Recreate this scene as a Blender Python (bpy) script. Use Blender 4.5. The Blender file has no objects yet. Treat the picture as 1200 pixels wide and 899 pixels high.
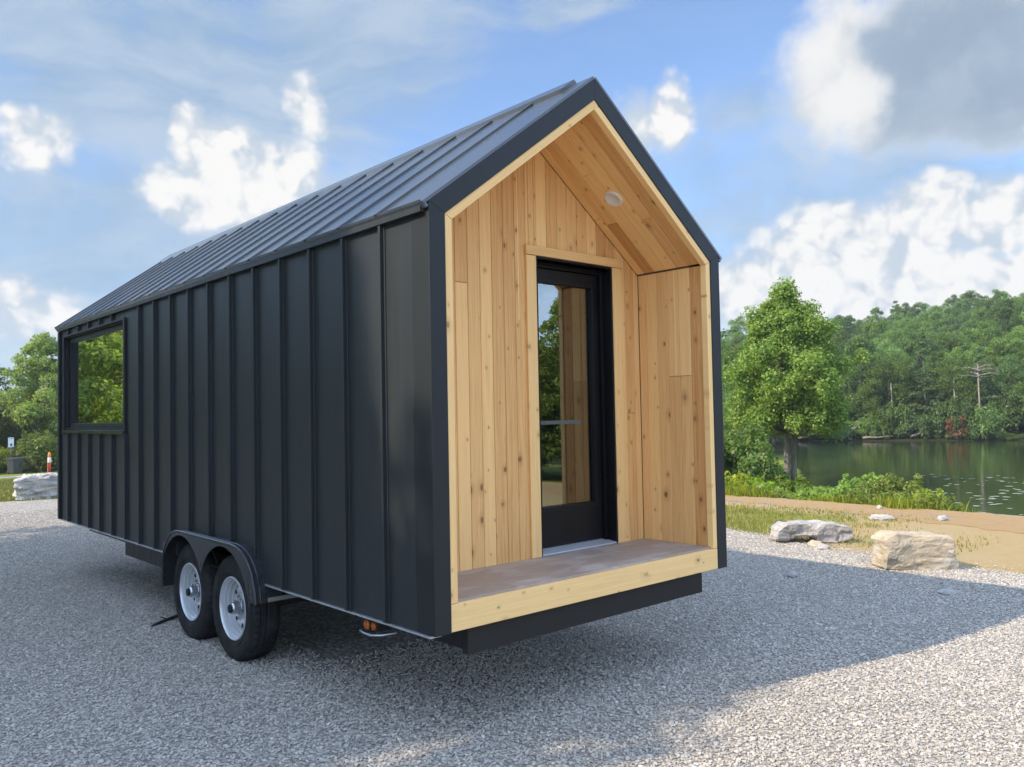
import bpy, math, random
import numpy as np
from mathutils import Vector, Matrix

random.seed(7)
SC = bpy.context.scene
COL = SC.collection
PI = math.pi
CAM = (-2.4842, -3.4065, 1.7384)

# ------------------------------------------------------------------ helpers
def tag(o, label=None, cat=None, group=None, kind=None):
    if label: o['label'] = label
    if cat: o['category'] = cat
    if group: o['group'] = group
    if kind: o['kind'] = kind
    return o

def empty(name, loc=(0, 0, 0), rz=0.0):
    o = bpy.data.objects.new(name, None)
    o.empty_display_size = 0.3
    COL.objects.link(o)
    o.location = loc
    o.rotation_euler = (0, 0, rz)
    return o

class MB:
    """collects simple shapes and links them as one mesh object"""
    def __init__(s):
        s.v = []; s.f = []; s.m = []
    def add(s, vs, fs, m=0):
        n = len(s.v); s.v += [tuple(map(float, p)) for p in vs]
        s.f += [tuple(i + n for i in f) for f in fs]; s.m += [m] * len(fs)
    def box(s, x0, x1, y0, y1, z0, z1, m=0):
        s.add([(x0, y0, z0), (x1, y0, z0), (x1, y1, z0), (x0, y1, z0), (x0, y0, z1), (x1, y0, z1), (x1, y1, z1), (x0, y1, z1)],
              [(0, 3, 2, 1), (4, 5, 6, 7), (0, 1, 5, 4), (1, 2, 6, 5), (2, 3, 7, 6), (3, 0, 4, 7)], m)
    def extrude(s, poly, d, m=0):
        """poly: list of 3d points, d: 3d offset"""
        n = len(poly)
        vs = list(poly) + [tuple(p[i] + d[i] for i in range(3)) for p in poly]
        fs = [tuple(range(n))[::-1], tuple(range(n, 2 * n))]
        fs += [(i, (i + 1) % n, n + (i + 1) % n, n + i) for i in range(n)]
        s.add(vs, fs, m)
    def ring(s, outer, inner, d, m=0):
        """closed (or open) frame between two outlines with equal point counts, extruded by d"""
        n = len(outer)
        for i in range(n - 1):
            s.extrude([outer[i], outer[i + 1], inner[i + 1], inner[i]], d, m)
    def tube(s, pts, rads, seg=8, m=0, cap=True):
        pts = [Vector(p) for p in pts]
        if not hasattr(rads, '__len__'): rads = [rads] * len(pts)
        base = len(s.v); ref = Vector((0.31, 0.17, 0.93))
        vs = []
        for i, p in enumerate(pts):
            t = (pts[min(i + 1, len(pts) - 1)] - pts[max(i - 1, 0)]).normalized()
            a = t.cross(ref)
            if a.length < 0.05: a = t.cross(Vector((1, 0, 0)))
            a.normalize(); b = t.cross(a)
            for k in range(seg):
                q = 2 * PI * k / seg
                vs.append(p + (a * math.cos(q) + b * math.sin(q)) * rads[i])
        fs = []
        for i in range(len(pts) - 1):
            for k in range(seg):
                k2 = (k + 1) % seg
                fs.append((i * seg + k, i * seg + k2, (i + 1) * seg + k2, (i + 1) * seg + k))
        if cap:
            fs.append(tuple(range(seg))[::-1]); fs.append(tuple((len(pts) - 1) * seg + k for k in range(seg)))
        s.add(vs, fs, m)
    def lathe_x(s, prof, seg=48, c=(0, 0, 0), m=0, wob=None):
        """profile [(x, r)] turned about the x axis"""
        vs = []
        for j, (x, r) in enumerate(prof):
            for k in range(seg):
                q = 2 * PI * k / seg
                rr = r + (wob(j, k) if wob else 0)
                vs.append((c[0] + x, c[1] + rr * math.cos(q), c[2] + rr * math.sin(q)))
        fs = []
        for j in range(len(prof) - 1):
            for k in range(seg):
                k2 = (k + 1) % seg
                fs.append((j * seg + k, (j + 1) * seg + k, (j + 1) * seg + k2, j * seg + k2))
        if prof[0][1] < 0.2 and prof[0][1] > 0: fs.append(tuple(range(seg)))
        if prof[-1][1] < 0.2 and prof[-1][1] > 0: fs.append(tuple((len(prof) - 1) * seg + k for k in range(seg))[::-1])
        s.add(vs, fs, m)
    def build(s, name, mats, parent=None, smooth=False, bevel=0.0, org=None):
        me = bpy.data.meshes.new(name)
        me.from_pydata(s.v, [], s.f)
        if not isinstance(mats, (list, tuple)): mats = [mats]
        for mt in mats: me.materials.append(mt)
        me.polygons.foreach_set('material_index', s.m)
        if smooth: me.polygons.foreach_set('use_smooth', [True] * len(s.f))
        me.update()
        o = bpy.data.objects.new(name, me)
        COL.objects.link(o)
        if parent is not None:
            o.parent = parent
            if org is not None: o.location = (-org[0], -org[1], -org[2])
        if bevel:
            b = o.modifiers.new('bevel', 'BEVEL'); b.width = bevel; b.segments = 2; b.limit_method = 'ANGLE'; b.angle_limit = 0.6
            b.harden_normals = False
        if smooth:
            pass
        return o

def np_mesh(name, verts, faces_flat, nper, mat, attrs=None, smooth=False):
    """fast mesh from numpy arrays; every face has nper corners"""
    me = bpy.data.meshes.new(name)
    nv = len(verts); nf = len(faces_flat) // nper
    me.vertices.add(nv); me.vertices.foreach_set('co', np.asarray(verts, np.float32).ravel())
    me.loops.add(nf * nper); me.loops.foreach_set('vertex_index', np.asarray(faces_flat, np.int32))
    me.polygons.add(nf); me.polygons.foreach_set('loop_start', np.arange(0, nf * nper, nper, dtype=np.int32))
    if smooth: me.polygons.foreach_set('use_smooth', np.ones(nf, bool))
    me.update(calc_edges=True)
    for k, (dom, arr) in (attrs or {}).items():
        a = me.attributes.new(k, 'FLOAT', dom); a.data.foreach_set('value', np.asarray(arr, np.float32))
    me.materials.append(mat)
    return me

def link(name, me, parent=None):
    o = bpy.data.objects.new(name, me); COL.objects.link(o)
    if parent: o.parent = parent
    return o

def copy_tree(o, parent=None):
    c = o.copy(); COL.objects.link(c)
    if parent is not None: c.parent = parent
    for ch in [k for k in o.children]:
        copy_tree(ch, c)
    return c

# ------------------------------------------------------------------ node helper
class NT:
    def __init__(s, tree):
        s.t = tree; s.n = tree.nodes; s.l = tree.links
    def new(s, typ, **kw):
        nd = s.n.new(typ)
        for k, v in kw.items(): setattr(nd, k, v)
        return nd
    def put(s, sock, val):
        if val is None: return
        if isinstance(val, bpy.types.NodeSocket): s.l.new(val, sock)
        elif isinstance(val, (tuple, list)):
            if len(sock.default_value) == 4 and len(val) == 3: val = (*val, 1)
            sock.default_value = val
        else: sock.default_value = val
    def m(s, op, a, b=None, c=None, clamp=False):
        nd = s.new('ShaderNodeMath', operation=op); nd.use_clamp = clamp
        for i, v in enumerate((a, b, c)):
            if v is not None: s.put(nd.inputs[i], v)
        return nd.outputs[0]
    def vm(s, op, a, b=None, out=0):
        nd = s.new('ShaderNodeVectorMath', operation=op)
        s.put(nd.inputs[0], a)
        if b is not None:
            if op == 'SCALE': s.put(nd.inputs['Scale'], b)
            else: s.put(nd.inputs[1], b)
        return nd.outputs[out]
    def comb(s, x, y, z):
        nd = s.new('ShaderNodeCombineXYZ')
        for i, v in enumerate((x, y, z)): s.put(nd.inputs[i], v)
        return nd.outputs[0]
    def sep(s, v):
        nd = s.new('ShaderNodeSeparateXYZ'); s.put(nd.inputs[0], v); return nd.outputs
    def mix(s, f, a, b, blend='MIX'):
        nd = s.new('ShaderNodeMix', data_type='RGBA', blend_type=blend)
        s.put(nd.inputs['Factor'], f); s.put(nd.inputs[6], a); s.put(nd.inputs[7], b)
        return nd.outputs[2]
    def noise(s, vec, scale=5, detail=4, rough=0.55, dist=0.0, dim='3D', out='Fac'):
        nd = s.new('ShaderNodeTexNoise', noise_dimensions=dim)
        s.put(nd.inputs['Vector'], vec); s.put(nd.inputs['Scale'], scale); s.put(nd.inputs['Detail'], detail)
        s.put(nd.inputs['Roughness'], rough); s.put(nd.inputs['Distortion'], dist)
        return nd.outputs[out]
    def vor(s, vec, scale=5, feature='F1', out='Distance', rnd=1.0, detail=0.0, smooth=None, dim='3D'):
        nd = s.new('ShaderNodeTexVoronoi', feature=feature, voronoi_dimensions=dim)
        s.put(nd.inputs['Vector'], vec); s.put(nd.inputs['Scale'], scale); s.put(nd.inputs['Randomness'], rnd)
        if detail: s.put(nd.inputs['Detail'], detail)
        if smooth is not None: s.put(nd.inputs['Smoothness'], smooth)
        return nd.outputs[out]
    def ramp(s, f, stops, interp='LINEAR'):
        nd = s.new('ShaderNodeValToRGB'); cr = nd.color_ramp; cr.interpolation = interp
        while len(cr.elements) < len(stops): cr.elements.new(0.5)
        for e, (p, c) in zip(cr.elements, stops):
            e.position = p
            e.color = (*c, 1) if hasattr(c, '__len__') else (c, c, c, 1)
        s.put(nd.inputs[0], f); return nd.outputs[0]
    def smooth(s, x, a, b):
        nd = s.new('ShaderNodeMapRange', interpolation_type='SMOOTHSTEP')
        s.put(nd.inputs[0], x); s.put(nd.inputs[1], a); s.put(nd.inputs[2], b); s.put(nd.inputs[3], 0.0); s.put(nd.inputs[4], 1.0)
        return nd.outputs[0]
    def remap(s, x, a, b, c, d):
        nd = s.new('ShaderNodeMapRange'); nd.clamp = True
        for i, v in enumerate((x, a, b, c, d)): s.put(nd.inputs[i], v)
        return nd.outputs[0]
    def attr(s, name, out='Fac'):
        nd = s.new('ShaderNodeAttribute', attribute_name=name); return nd.outputs[out]
    def objrand(s): return s.new('ShaderNodeObjectInfo').outputs['Random']
    def pos(s): return s.new('ShaderNodeNewGeometry').outputs['Position']
    def obj(s): return s.new('ShaderNodeTexCoord').outputs['Object']
    def uv(s): return s.new('ShaderNodeTexCoord').outputs['UV']
    def bump(s, h, strength=0.5, dist=0.01, normal=None):
        nd = s.new('ShaderNodeBump'); s.put(nd.inputs['Height'], h); s.put(nd.inputs['Strength'], strength); s.put(nd.inputs['Distance'], dist)
        if normal is not None: s.put(nd.inputs['Normal'], normal)
        return nd.outputs[0]

def mat(name, fn=None, color=(0.5, 0.5, 0.5), rough=0.5, metal=0.0, spec=0.5):
    mt = bpy.data.materials.new(name); mt.use_nodes = True
    nt = NT(mt.node_tree); b = mt.node_tree.nodes['Principled BSDF']
    b.inputs['Base Color'].default_value = (*color, 1); b.inputs['Roughness'].default_value = rough
    b.inputs['Metallic'].default_value = metal; b.inputs['Specular IOR Level'].default_value = spec
    if fn: fn(nt, b)
    return mt

# ------------------------------------------------------------------ materials
def f_metal(base, rough, rv=0.08, wave=0.5):
    def fn(n, b):
        p = n.obj()
        st = n.vm('MULTIPLY', p, (1.0, 1.0, 0.6))
        big = n.noise(st, 1.6, 3, 0.5)
        fine = n.noise(p, 130, 2, 0.6)
        dirt = n.noise(n.vm('MULTIPLY', p, (3, 6, 0.7)), 2.2, 5, 0.65)
        c = n.mix(n.remap(dirt, 0.46, 0.85, 0, 0.16), base, tuple(min(1, k * 1.5 + 0.015) for k in base))
        n.put(b.inputs['Base Color'], c)
        n.put(b.inputs['Roughness'], n.remap(n.m('ADD', n.m('MULTIPLY', dirt, 0.7), n.m('MULTIPLY', fine, 0.3)), 0.3, 0.7, rough - rv, rough + rv))
        h = n.m('ADD', n.m('MULTIPLY', big, wave), n.m('MULTIPLY', fine, 0.004))
        n.put(b.inputs['Normal'], n.bump(h, 0.35, 0.02))
    return fn
M = {}
M['siding'] = mat('charcoal_siding', f_metal((0.021, 0.025, 0.027), 0.46, 0.07, 0.6), spec=0.45)
M['roofing'] = mat('charcoal_roofing', f_metal((0.036, 0.041, 0.044), 0.24, 0.05, 0.12), spec=1.0)
M['roofing'].node_tree.nodes['Principled BSDF'].inputs['Coat Weight'].default_value = 0.25
M['roofing'].node_tree.nodes['Principled BSDF'].inputs['Coat Roughness'].default_value = 0.15
M['trim'] = mat('charcoal_trim', f_metal((0.015, 0.0178, 0.0185), 0.5, 0.06, 0.1), spec=0.35)
M['frame_black'] = mat('black_steel', f_metal((0.012, 0.013, 0.014), 0.5, 0.1, 0.1), spec=0.4)
M['beam'] = mat('black_beam', f_metal((0.024, 0.022, 0.020), 0.65, 0.08, 0.1), spec=0.2)
M['door_black'] = mat('black_door_paint', f_metal((0.004, 0.0042, 0.005), 0.42, 0.06, 0.05), spec=0.3)
M['flash'] = mat('galvanised_flashing', f_metal((0.55, 0.57, 0.6), 0.4, 0.08, 0.1), metal=0.7)
M['alu'] = mat('aluminium_threshold', f_metal((0.6, 0.62, 0.66), 0.42, 0.08, 0.1), metal=0.4)
M['rim'] = mat('silver_wheel_paint', f_metal((0.62, 0.63, 0.65), 0.34, 0.08, 0.05), metal=0.4)
M['hub'] = mat('chrome_hub', f_metal((0.5, 0.52, 0.55), 0.22, 0.06, 0.05), metal=0.9)
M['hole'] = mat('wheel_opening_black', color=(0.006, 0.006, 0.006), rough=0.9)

def f_rubber(n, b):
    p = n.obj(); d = n.noise(p, 9, 5, 0.6)
    n.put(b.inputs['Base Color'], n.mix(n.remap(d, 0.42, 0.75, 0, 0.6), (0.012, 0.012, 0.013), (0.05, 0.049, 0.046)))
    n.put(b.inputs['Normal'], n.bump(n.noise(p, 160, 2, 0.5), 0.2, 0.002))
M['rubber'] = mat('tyre_rubber', f_rubber, rough=0.75, spec=0.3)

def f_cedar(lo, hi, knotk=1.0):
    def fn(n, b):
        uv = n.uv(); tone = n.attr('tone')
        s = n.sep(uv)
        warp = n.noise(n.comb(n.m('MULTIPLY', s[0], 9.0), n.m('MULTIPLY', s[1], 1.3), tone), 1.0, 3, 0.5)
        g1 = n.noise(n.comb(n.m('MULTIPLY_ADD', warp, 6.0, n.m('MULTIPLY', s[0], 85.0)), n.m('MULTIPLY', s[1], 1.6), n.m('MULTIPLY', tone, 7.0)), 1.0, 4, 0.6)
        g2 = n.noise(n.comb(n.m('MULTIPLY', s[0], 340.0), n.m('MULTIPLY', s[1], 9.0), tone), 1.0, 3, 0.6)
        # knots: sparse cells along the board
        kw = n.noise(n.comb(n.m('MULTIPLY', s[0], 55.0), n.m('MULTIPLY', s[1], 38.0), tone), 1.0, 2, 0.6)
        kp = n.comb(n.m('ADD', n.m('MULTIPLY', kw, 0.10), n.m('MULTIPLY_ADD', warp, 0.3, n.m('MULTIPLY', s[0], 8.0))), n.m('MULTIPLY_ADD', kw, 0.08, n.m('MULTIPLY', s[1], 5.2)), 0.0)
        nd = n.new('ShaderNodeTexVoronoi', voronoi_dimensions='2D'); n.put(nd.inputs['Vector'], kp); nd.inputs['Scale'].default_value = 1.0
        kd = nd.outputs['Distance']; kc = n.sep(nd.outputs['Color'])
        has = n.m('GREATER_THAN', kc[0], 0.38)
        size = n.m('MULTIPLY_ADD', n.m('POWER', kc[1], 3.0), 0.10, 0.03)
        kn = n.m('MULTIPLY', n.smooth(n.m('DIVIDE', kd, size), 1.25, 0.55), has)
        kring = n.m('MULTIPLY', n.smooth(n.m('DIVIDE', kd, size), 3.6, 0.8), has)
        f = n.m('ADD', n.m('MULTIPLY', g1, 0.55), n.m('MULTIPLY', g2, 0.24))
        f = n.m('ADD', f, n.m('MULTIPLY', tone, 0.62))
        f = n.m('SUBTRACT', f, 0.19)
        c = n.ramp(f, [(0.22, lo), (0.5, tuple((a * 0.45 + c_ * 0.55) for a, c_ in zip(lo, hi))), (0.78, hi)])
        c = n.mix(n.m('MULTIPLY', kring, 0.3 * knotk), c, tuple(k * 0.55 for k in lo))
        c = n.mix(n.m('MULTIPLY', n.m('MULTIPLY', kn, n.m('MULTIPLY_ADD', kc[2], 0.6, 0.4)), 0.85 * knotk), c, (0.15, 0.055, 0.017))
        n.put(b.inputs['Base Color'], c)
        n.put(b.inputs['Normal'], n.bump(n.m('ADD', n.m('MULTIPLY', g2, 0.5), n.m('MULTIPLY', kn, 0.6)), 0.25, 0.002))
    return fn
M['cedar'] = mat('cedar_boards', f_cedar((0.55, 0.243, 0.07), (0.97, 0.605, 0.248), 1.0), rough=0.62, spec=0.3)
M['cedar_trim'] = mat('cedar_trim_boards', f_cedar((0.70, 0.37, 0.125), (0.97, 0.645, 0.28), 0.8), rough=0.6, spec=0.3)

def f_deck(n, b):
    p = n.obj()
    g = n.noise(n.vm('MULTIPLY', p, (3.0, 60, 60)), 1.0, 4, 0.6)
    st = n.noise(n.vm('MULTIPLY', p, (2.0, 5.0, 1.0)), 1.3, 5, 0.62, 0.4)
    sp = n.noise(p, 40, 3, 0.6)
    c = n.mix(g, (0.31, 0.235, 0.185), (0.40, 0.315, 0.255))
    c = n.mix(n.remap(st, 0.46, 0.66, 0, 0.7), c, (0.54, 0.47, 0.41))
    c = n.mix(n.remap(sp, 0.66, 0.72, 0, 0.5), c, (0.5, 0.43, 0.36))
    n.put(b.inputs['Base Color'], c); n.put(b.inputs['Roughness'], n.remap(st, 0.3, 0.7, 0.45, 0.75))
M['deck'] = mat('brown_deck_panel', f_deck, spec=0.35)
M['inside'] = mat('interior_lining', color=(0.28, 0.2, 0.13), rough=0.8)
M['lamp'] = mat('lamp_diffuser', color=(0.78, 0.74, 0.70), rough=0.45)
M['white'] = mat('white_plastic', color=(0.75, 0.75, 0.75), rough=0.4)

def glass_mat(name, tint, lo, hi, rough=0.0):
    mt = bpy.data.materials.new(name); mt.use_nodes = True
    nt = NT(mt.node_tree); t = mt.node_tree
    t.nodes.remove(t.nodes['Principled BSDF'])
    out = t.nodes['Material Output']
    gl = nt.new('ShaderNodeBsdfGlossy'); gl.inputs['Color'].default_value = (*tint, 1); gl.inputs['Roughness'].default_value = rough
    tr = nt.new('ShaderNodeBsdfTransparent'); tr.inputs['Color'].default_value = (0.55, 0.57, 0.56, 1)
    fr = nt.new('ShaderNodeLayerWeight'); fr.inputs['Blend'].default_value = 0.35
    f = nt.remap(fr.outputs['Fresnel'], 0.03, 0.55, lo, hi)
    nb = nt.bump(nt.noise(nt.obj(), 1.4, 2, 0.5), 0.04, 0.02)
    nt.put(gl.inputs['Normal'], nb)
    mx = nt.new('ShaderNodeMixShader'); nt.put(mx.inputs[0], f)
    nt.l.new(tr.outputs[0], mx.inputs[1]); nt.l.new(gl.outputs[0], mx.inputs[2]); nt.l.new(mx.outputs[0], out.inputs['Surface'])
    return mt
M['pane'] = glass_mat('coated_window_glass', (0.94, 0.97, 0.93), 0.72, 0.95)
M['door_pane'] = glass_mat('door_glass', (0.86, 0.9, 0.88), 0.2, 0.75)

def f_amber(n, b):
    b.inputs['Transmission Weight'].default_value = 0.0
M['amber'] = mat('amber_lens', f_amber, color=(0.42, 0.10, 0.012), rough=0.25)

# gravel: warm grey crushed limestone
def gravel_cols(n, r):
    return n.ramp(r, [(0.0, (0.24, 0.218, 0.188)), (0.3, (0.375, 0.338, 0.288)), (0.6, (0.475, 0.428, 0.36)), (0.85, (0.56, 0.508, 0.43)), (1.0, (0.68, 0.625, 0.54))])
def f_gravel(n, b):
    p = n.vm('MULTIPLY', n.pos(), (1, 1, 0))
    wp = n.vm('ADD', p, n.vm('SCALE', n.noise(p, 25, 2, 0.5, out='Color'), 0.02))
    nd = n.new('ShaderNodeTexVoronoi'); n.put(nd.inputs['Vector'], wp); nd.inputs['Scale'].default_value = 34
    cell = n.sep(nd.outputs['Color'])[0]; d = nd.outputs['Distance']
    big = n.noise(p, 0.35, 4, 0.6); mid = n.noise(p, 2.2, 4, 0.6)
    c = gravel_cols(n, cell)
    c = n.mix(n.remap(mid, 0.4, 0.75, 0, 0.35), c, (0.30, 0.28, 0.25))
    c = n.mix(n.remap(big, 0.42, 0.7, 0.0, 0.3), c, (0.44, 0.405, 0.355))
    c = n.mix(n.remap(d, 0.35, 0.62, 0, 0.55), c, (0.13, 0.12, 0.11))
    n.put(b.inputs['Base Color'], c)
    h = n.m('SUBTRACT', 1.0, d)
    h = n.m('ADD', n.m('MULTIPLY', h, 0.7), n.m('MULTIPLY', cell, 0.5))
    n.put(b.inputs['Normal'], n.bump(h, 0.9, 0.02))
M['gravel'] = mat('gravel_ground', f_gravel, rough=0.9, spec=0.2)
def f_stone(n, b):
    r = n.objrand()
    c = gravel_cols(n, r)
    c = n.mix(0.35, c, n.mix(n.noise(n.obj(), 70, 3, 0.6), (0.26, 0.245, 0.225), (0.5, 0.47, 0.43)))
    n.put(b.inputs['Base Color'], c)
M['stone'] = mat('gravel_stone', f_stone, rough=0.85, spec=0.25)

def f_ground(n, b):
    """grass, straw and orange dirt by masks stored on the terrain"""
    p = n.pos()
    gm = n.attr('grass'); fm = n.attr('wood')
    nz = n.noise(p, 1.1, 6, 0.65); nz2 = n.noise(p, 7, 5, 0.65); fine = n.noise(p, 60, 3, 0.6); vf = n.noise(n.vm('MULTIPLY', p, (1, 1, 0.2)), 240, 2, 0.6)
    grass = n.mix(nz, (0.15, 0.20, 0.022), (0.26, 0.30, 0.045))
    grass = n.mix(n.remap(nz2, 0.42, 0.72, 0, 0.75), grass, (0.36, 0.31, 0.10))
    grass = n.mix(n.remap(vf, 0.35, 0.65, 0, 0.6), grass, (0.10, 0.14, 0.018))
    dirt = n.mix(nz2, (0.41, 0.265, 0.115), (0.46, 0.355, 0.18))
    dirt = n.mix(n.remap(nz, 0.45, 0.68, 0, 0.8), dirt, (0.42, 0.335, 0.185))
    dirt = n.mix(n.remap(fine, 0.5, 0.75, 0, 0.5), dirt, (0.36, 0.25, 0.14))
    dirt = n.mix(n.remap(vf, 0.55, 0.75, 0, 0.5), dirt, (0.54, 0.46, 0.31))
    g = n.m('ADD', gm, n.m('MULTIPLY', n.m('SUBTRACT', nz2, 0.5), 1.0))
    g = n.m('ADD', g, n.m('MULTIPLY', n.m('SUBTRACT', fine, 0.5), 0.8))
    c = n.mix(n.smooth(g, 0.35, 0.65), dirt, grass)
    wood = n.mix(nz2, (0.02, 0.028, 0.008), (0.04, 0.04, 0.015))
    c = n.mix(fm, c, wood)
    n.put(b.inputs['Base Color'], c)
    n.put(b.inputs['Normal'], n.bump(n.m('ADD', n.m('MULTIPLY', fine, 0.6), n.m('MULTIPLY', vf, 0.4)), 0.7, 0.03))
M['ground'] = mat('grass_and_dirt', f_ground, rough=0.95, spec=0.1)
def f_orange(n, b):
    p = n.pos(); z = n.noise(p, 5, 6, 0.65); f = n.noise(p, 55, 4, 0.65)
    c = n.mix(z, (0.42, 0.235, 0.095), (0.46, 0.34, 0.175)); c = n.mix(n.remap(f, 0.52, 0.72, 0, 0.6), c, (0.56, 0.46, 0.33))
    g = n.noise(n.vm('MULTIPLY', p, (1.6, 0.5, 1)), 1.0, 5, 0.7)
    c = n.mix(n.smooth(g, 0.56, 0.63), c, n.mix(f, (0.2, 0.2, 0.21), (0.36, 0.36, 0.37)))
    n.put(b.inputs['Base Color'], c); n.put(b.inputs['Normal'], n.bump(n.m('ADD', f, z), 0.9, 0.04))
M['dirt'] = mat('orange_dirt', f_orange, rough=0.95, spec=0.1)
def f_path(n, b):
    p = n.pos(); f = n.noise(p, 30, 4, 0.6)
    n.put(b.inputs['Base Color'], n.mix(f, (0.36, 0.34, 0.32), (0.5, 0.47, 0.43)))
M['path'] = mat('gravel_path', f_path, rough=0.95, spec=0.1)

def f_water(n, b):
    p = n.pos()
    w1 = n.noise(n.vm('MULTIPLY', p, (1.0, 1.0, 0.0)), 1.1, 4, 0.6, 0.5)
    w2 = n.noise(p, 5.0, 3, 0.55)
    n.put(b.inputs['Normal'], n.bump(n.m('ADD', w1, n.m('MULTIPLY', w2, 0.25)), 0.16, 0.05))
    n.put(b.inputs['Base Color'], n.mix(n.noise(p, 0.08, 3, 0.5), (0.022, 0.035, 0.012), (0.04, 0.052, 0.016)))
M['water'] = mat('green_lake_water', f_water, rough=0.07, spec=0.5)

def f_rock(base, dark, streak):
    def fn(n, b):
        p = n.obj()
        a = n.noise(n.vm('MULTIPLY', p, (1, 1, 3.2)), 3.0, 7, 0.66); f = n.noise(p, 34, 5, 0.7)
        w = n.noise(p, 2.2, 4, 0.6)
        c = n.mix(n.remap(a, 0.38, 0.64, 0, 1), dark, base)
        c = n.mix(n.smooth(w, 0.54, 0.64), c, streak)
        c = n.mix(n.remap(f, 0.56, 0.72, 0, 0.55), c, (0.62, 0.58, 0.53))
        c = n.mix(n.remap(f, 0.42, 0.3, 0, 0.55), c, tuple(k * 0.45 for k in dark))
        n.put(b.inputs['Base Color'], c)
        n.put(b.inputs['Normal'], n.bump(n.m('ADD', a, n.m('MULTIPLY', f, 0.3)), 0.8, 0.04))
    return fn
M['rock_grey'] = mat('grey_limestone', f_rock((0.52, 0.48, 0.44), (0.31, 0.29, 0.27), (0.36, 0.35, 0.36)), rough=0.9, spec=0.2)
M['rock_buff'] = mat('buff_sandstone', f_rock((0.52, 0.43, 0.30), (0.40, 0.33, 0.24), (0.50, 0.45, 0.36)), rough=0.9, spec=0.2)
M['rock_blue'] = mat('pale_blue_limestone', f_rock((0.55, 0.52, 0.47), (0.34, 0.34, 0.34), (0.20, 0.22, 0.23)), rough=0.9, spec=0.2)

def leaf_mat(name, dark, light, warm, trans=0.42):
    mt = bpy.data.materials.new(name); mt.use_nodes = True
    nt = NT(mt.node_tree); t = mt.node_tree; t.nodes.remove(t.nodes['Principled BSDF'])
    r = nt.attr('leaf'); orr = nt.objrand()
    c = nt.mix(r, dark, light)
    c = nt.mix(nt.smooth(r, 0.86, 1.0), c, warm)
    hs = nt.new('ShaderNodeHueSaturation')
    nt.put(hs.inputs['Hue'], nt.remap(orr, 0, 1, 0.485, 0.51)); nt.put(hs.inputs['Saturation'], nt.remap(orr, 0, 1, 1.05, 0.85))
    nt.put(hs.inputs['Value'], nt.remap(nt.m('FRACT', nt.m('MULTIPLY', orr, 7.31)), 0, 1, 0.62, 1.42)); nt.put(hs.inputs['Color'], c)
    c = hs.outputs[0]
    d = nt.new('ShaderNodeBsdfDiffuse'); nt.put(d.inputs['Color'], c)
    tr = nt.new('ShaderNodeBsdfTranslucent'); nt.put(tr.inputs['Color'], nt.mix(0.5, c, nt.mix(1.0, c, (1.5, 1.45, 0.5), 'MULTIPLY')))
    gl = nt.new('ShaderNodeBsdfGlossy'); gl.inputs['Roughness'].default_value = 0.45; gl.inputs['Color'].default_value = (0.8, 0.85, 0.8, 1)
    m1 = nt.new('ShaderNodeMixShader'); m1.inputs[0].default_value = trans
    nt.l.new(d.outputs[0], m1.inputs[1]); nt.l.new(tr.outputs[0], m1.inputs[2])
    m2 = nt.new('ShaderNodeMixShader'); m2.inputs[0].default_value = 0.018
    nt.l.new(m1.outputs[0], m2.inputs[1]); nt.l.new(gl.outputs[0], m2.inputs[2])
    nt.l.new(m2.outputs[0], t.nodes['Material Output'].inputs['Surface'])
    return mt
M['leaf_near'] = leaf_mat('leaves_bright_green', (0.1267, 0.2182, 0.0221), (0.2649, 0.3847, 0.0377), (0.3683, 0.3951, 0.0785))
M['leaf_far'] = leaf_mat('leaves_mixed_wood', (0.0969, 0.1817, 0.0425), (0.1830, 0.2883, 0.0638), (0.2584, 0.2990, 0.1064))
M['leaf_dark'] = leaf_mat('leaves_dark_evergreen', (0.0497, 0.0898, 0.0360), (0.0994, 0.1526, 0.0540), (0.1590, 0.1796, 0.0720), 0.2)
M['leaf_bush'] = leaf_mat('leaves_lime_shrub', (0.1471, 0.2116, 0.0243), (0.2940, 0.3527, 0.0473), (0.4247, 0.3809, 0.0810))
M['leaf_left'] = leaf_mat('leaves_field_edge', (0.1195, 0.1921, 0.0293), (0.2631, 0.3265, 0.0549), (0.3586, 0.3265, 0.0914))
M['leaf_lime'] = leaf_mat('leaves_young_lime', (0.18, 0.26, 0.03), (0.30, 0.38, 0.045), (0.34, 0.38, 0.08), 0.58)
M['leaf_red'] = leaf_mat('leaves_reddish', (0.16, 0.07, 0.04), (0.24, 0.12, 0.06), (0.26, 0.16, 0.09))
M['blade'] = leaf_mat('grass_blades', (0.2025, 0.2363, 0.0390), (0.4050, 0.3938, 0.0780), (0.7290, 0.4883, 0.2145), 0.3)
def f_bark(base):
    def fn(n, b):
        p = n.obj(); a = n.noise(n.vm('MULTIPLY', p, (6, 6, 1.4)), 2.2, 5, 0.65)
        n.put(b.inputs['Base Color'], n.mix(n.remap(a, 0.35, 0.65, 0, 1), tuple(k * 0.45 for k in base), base))
        n.put(b.inputs['Normal'], n.bump(a, 0.8, 0.05))
    return fn
M['bark'] = mat('grey_bark', f_bark((0.2, 0.175, 0.15)), rough=0.9, spec=0.2)
M['bark_pale'] = mat('pale_bark', f_bark((0.45, 0.41, 0.36)), rough=0.9, spec=0.2)
M['dead'] = mat('weathered_wood', f_bark((0.36, 0.31, 0.27)), rough=0.9, spec=0.2)
M['twig'] = mat('dark_twig', color=(0.02, 0.018, 0.016), rough=0.9)
M['bin'] = mat('grey_bin_plastic', f_metal((0.05, 0.056, 0.064), 0.5, 0.08, 0.1))
M['bin_dark'] = mat('dark_bin_plastic', color=(0.03, 0.03, 0.033), rough=0.6)
M['sign_face'] = mat('sign_white_face', color=(0.86, 0.88, 0.9), rough=0.4)
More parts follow.
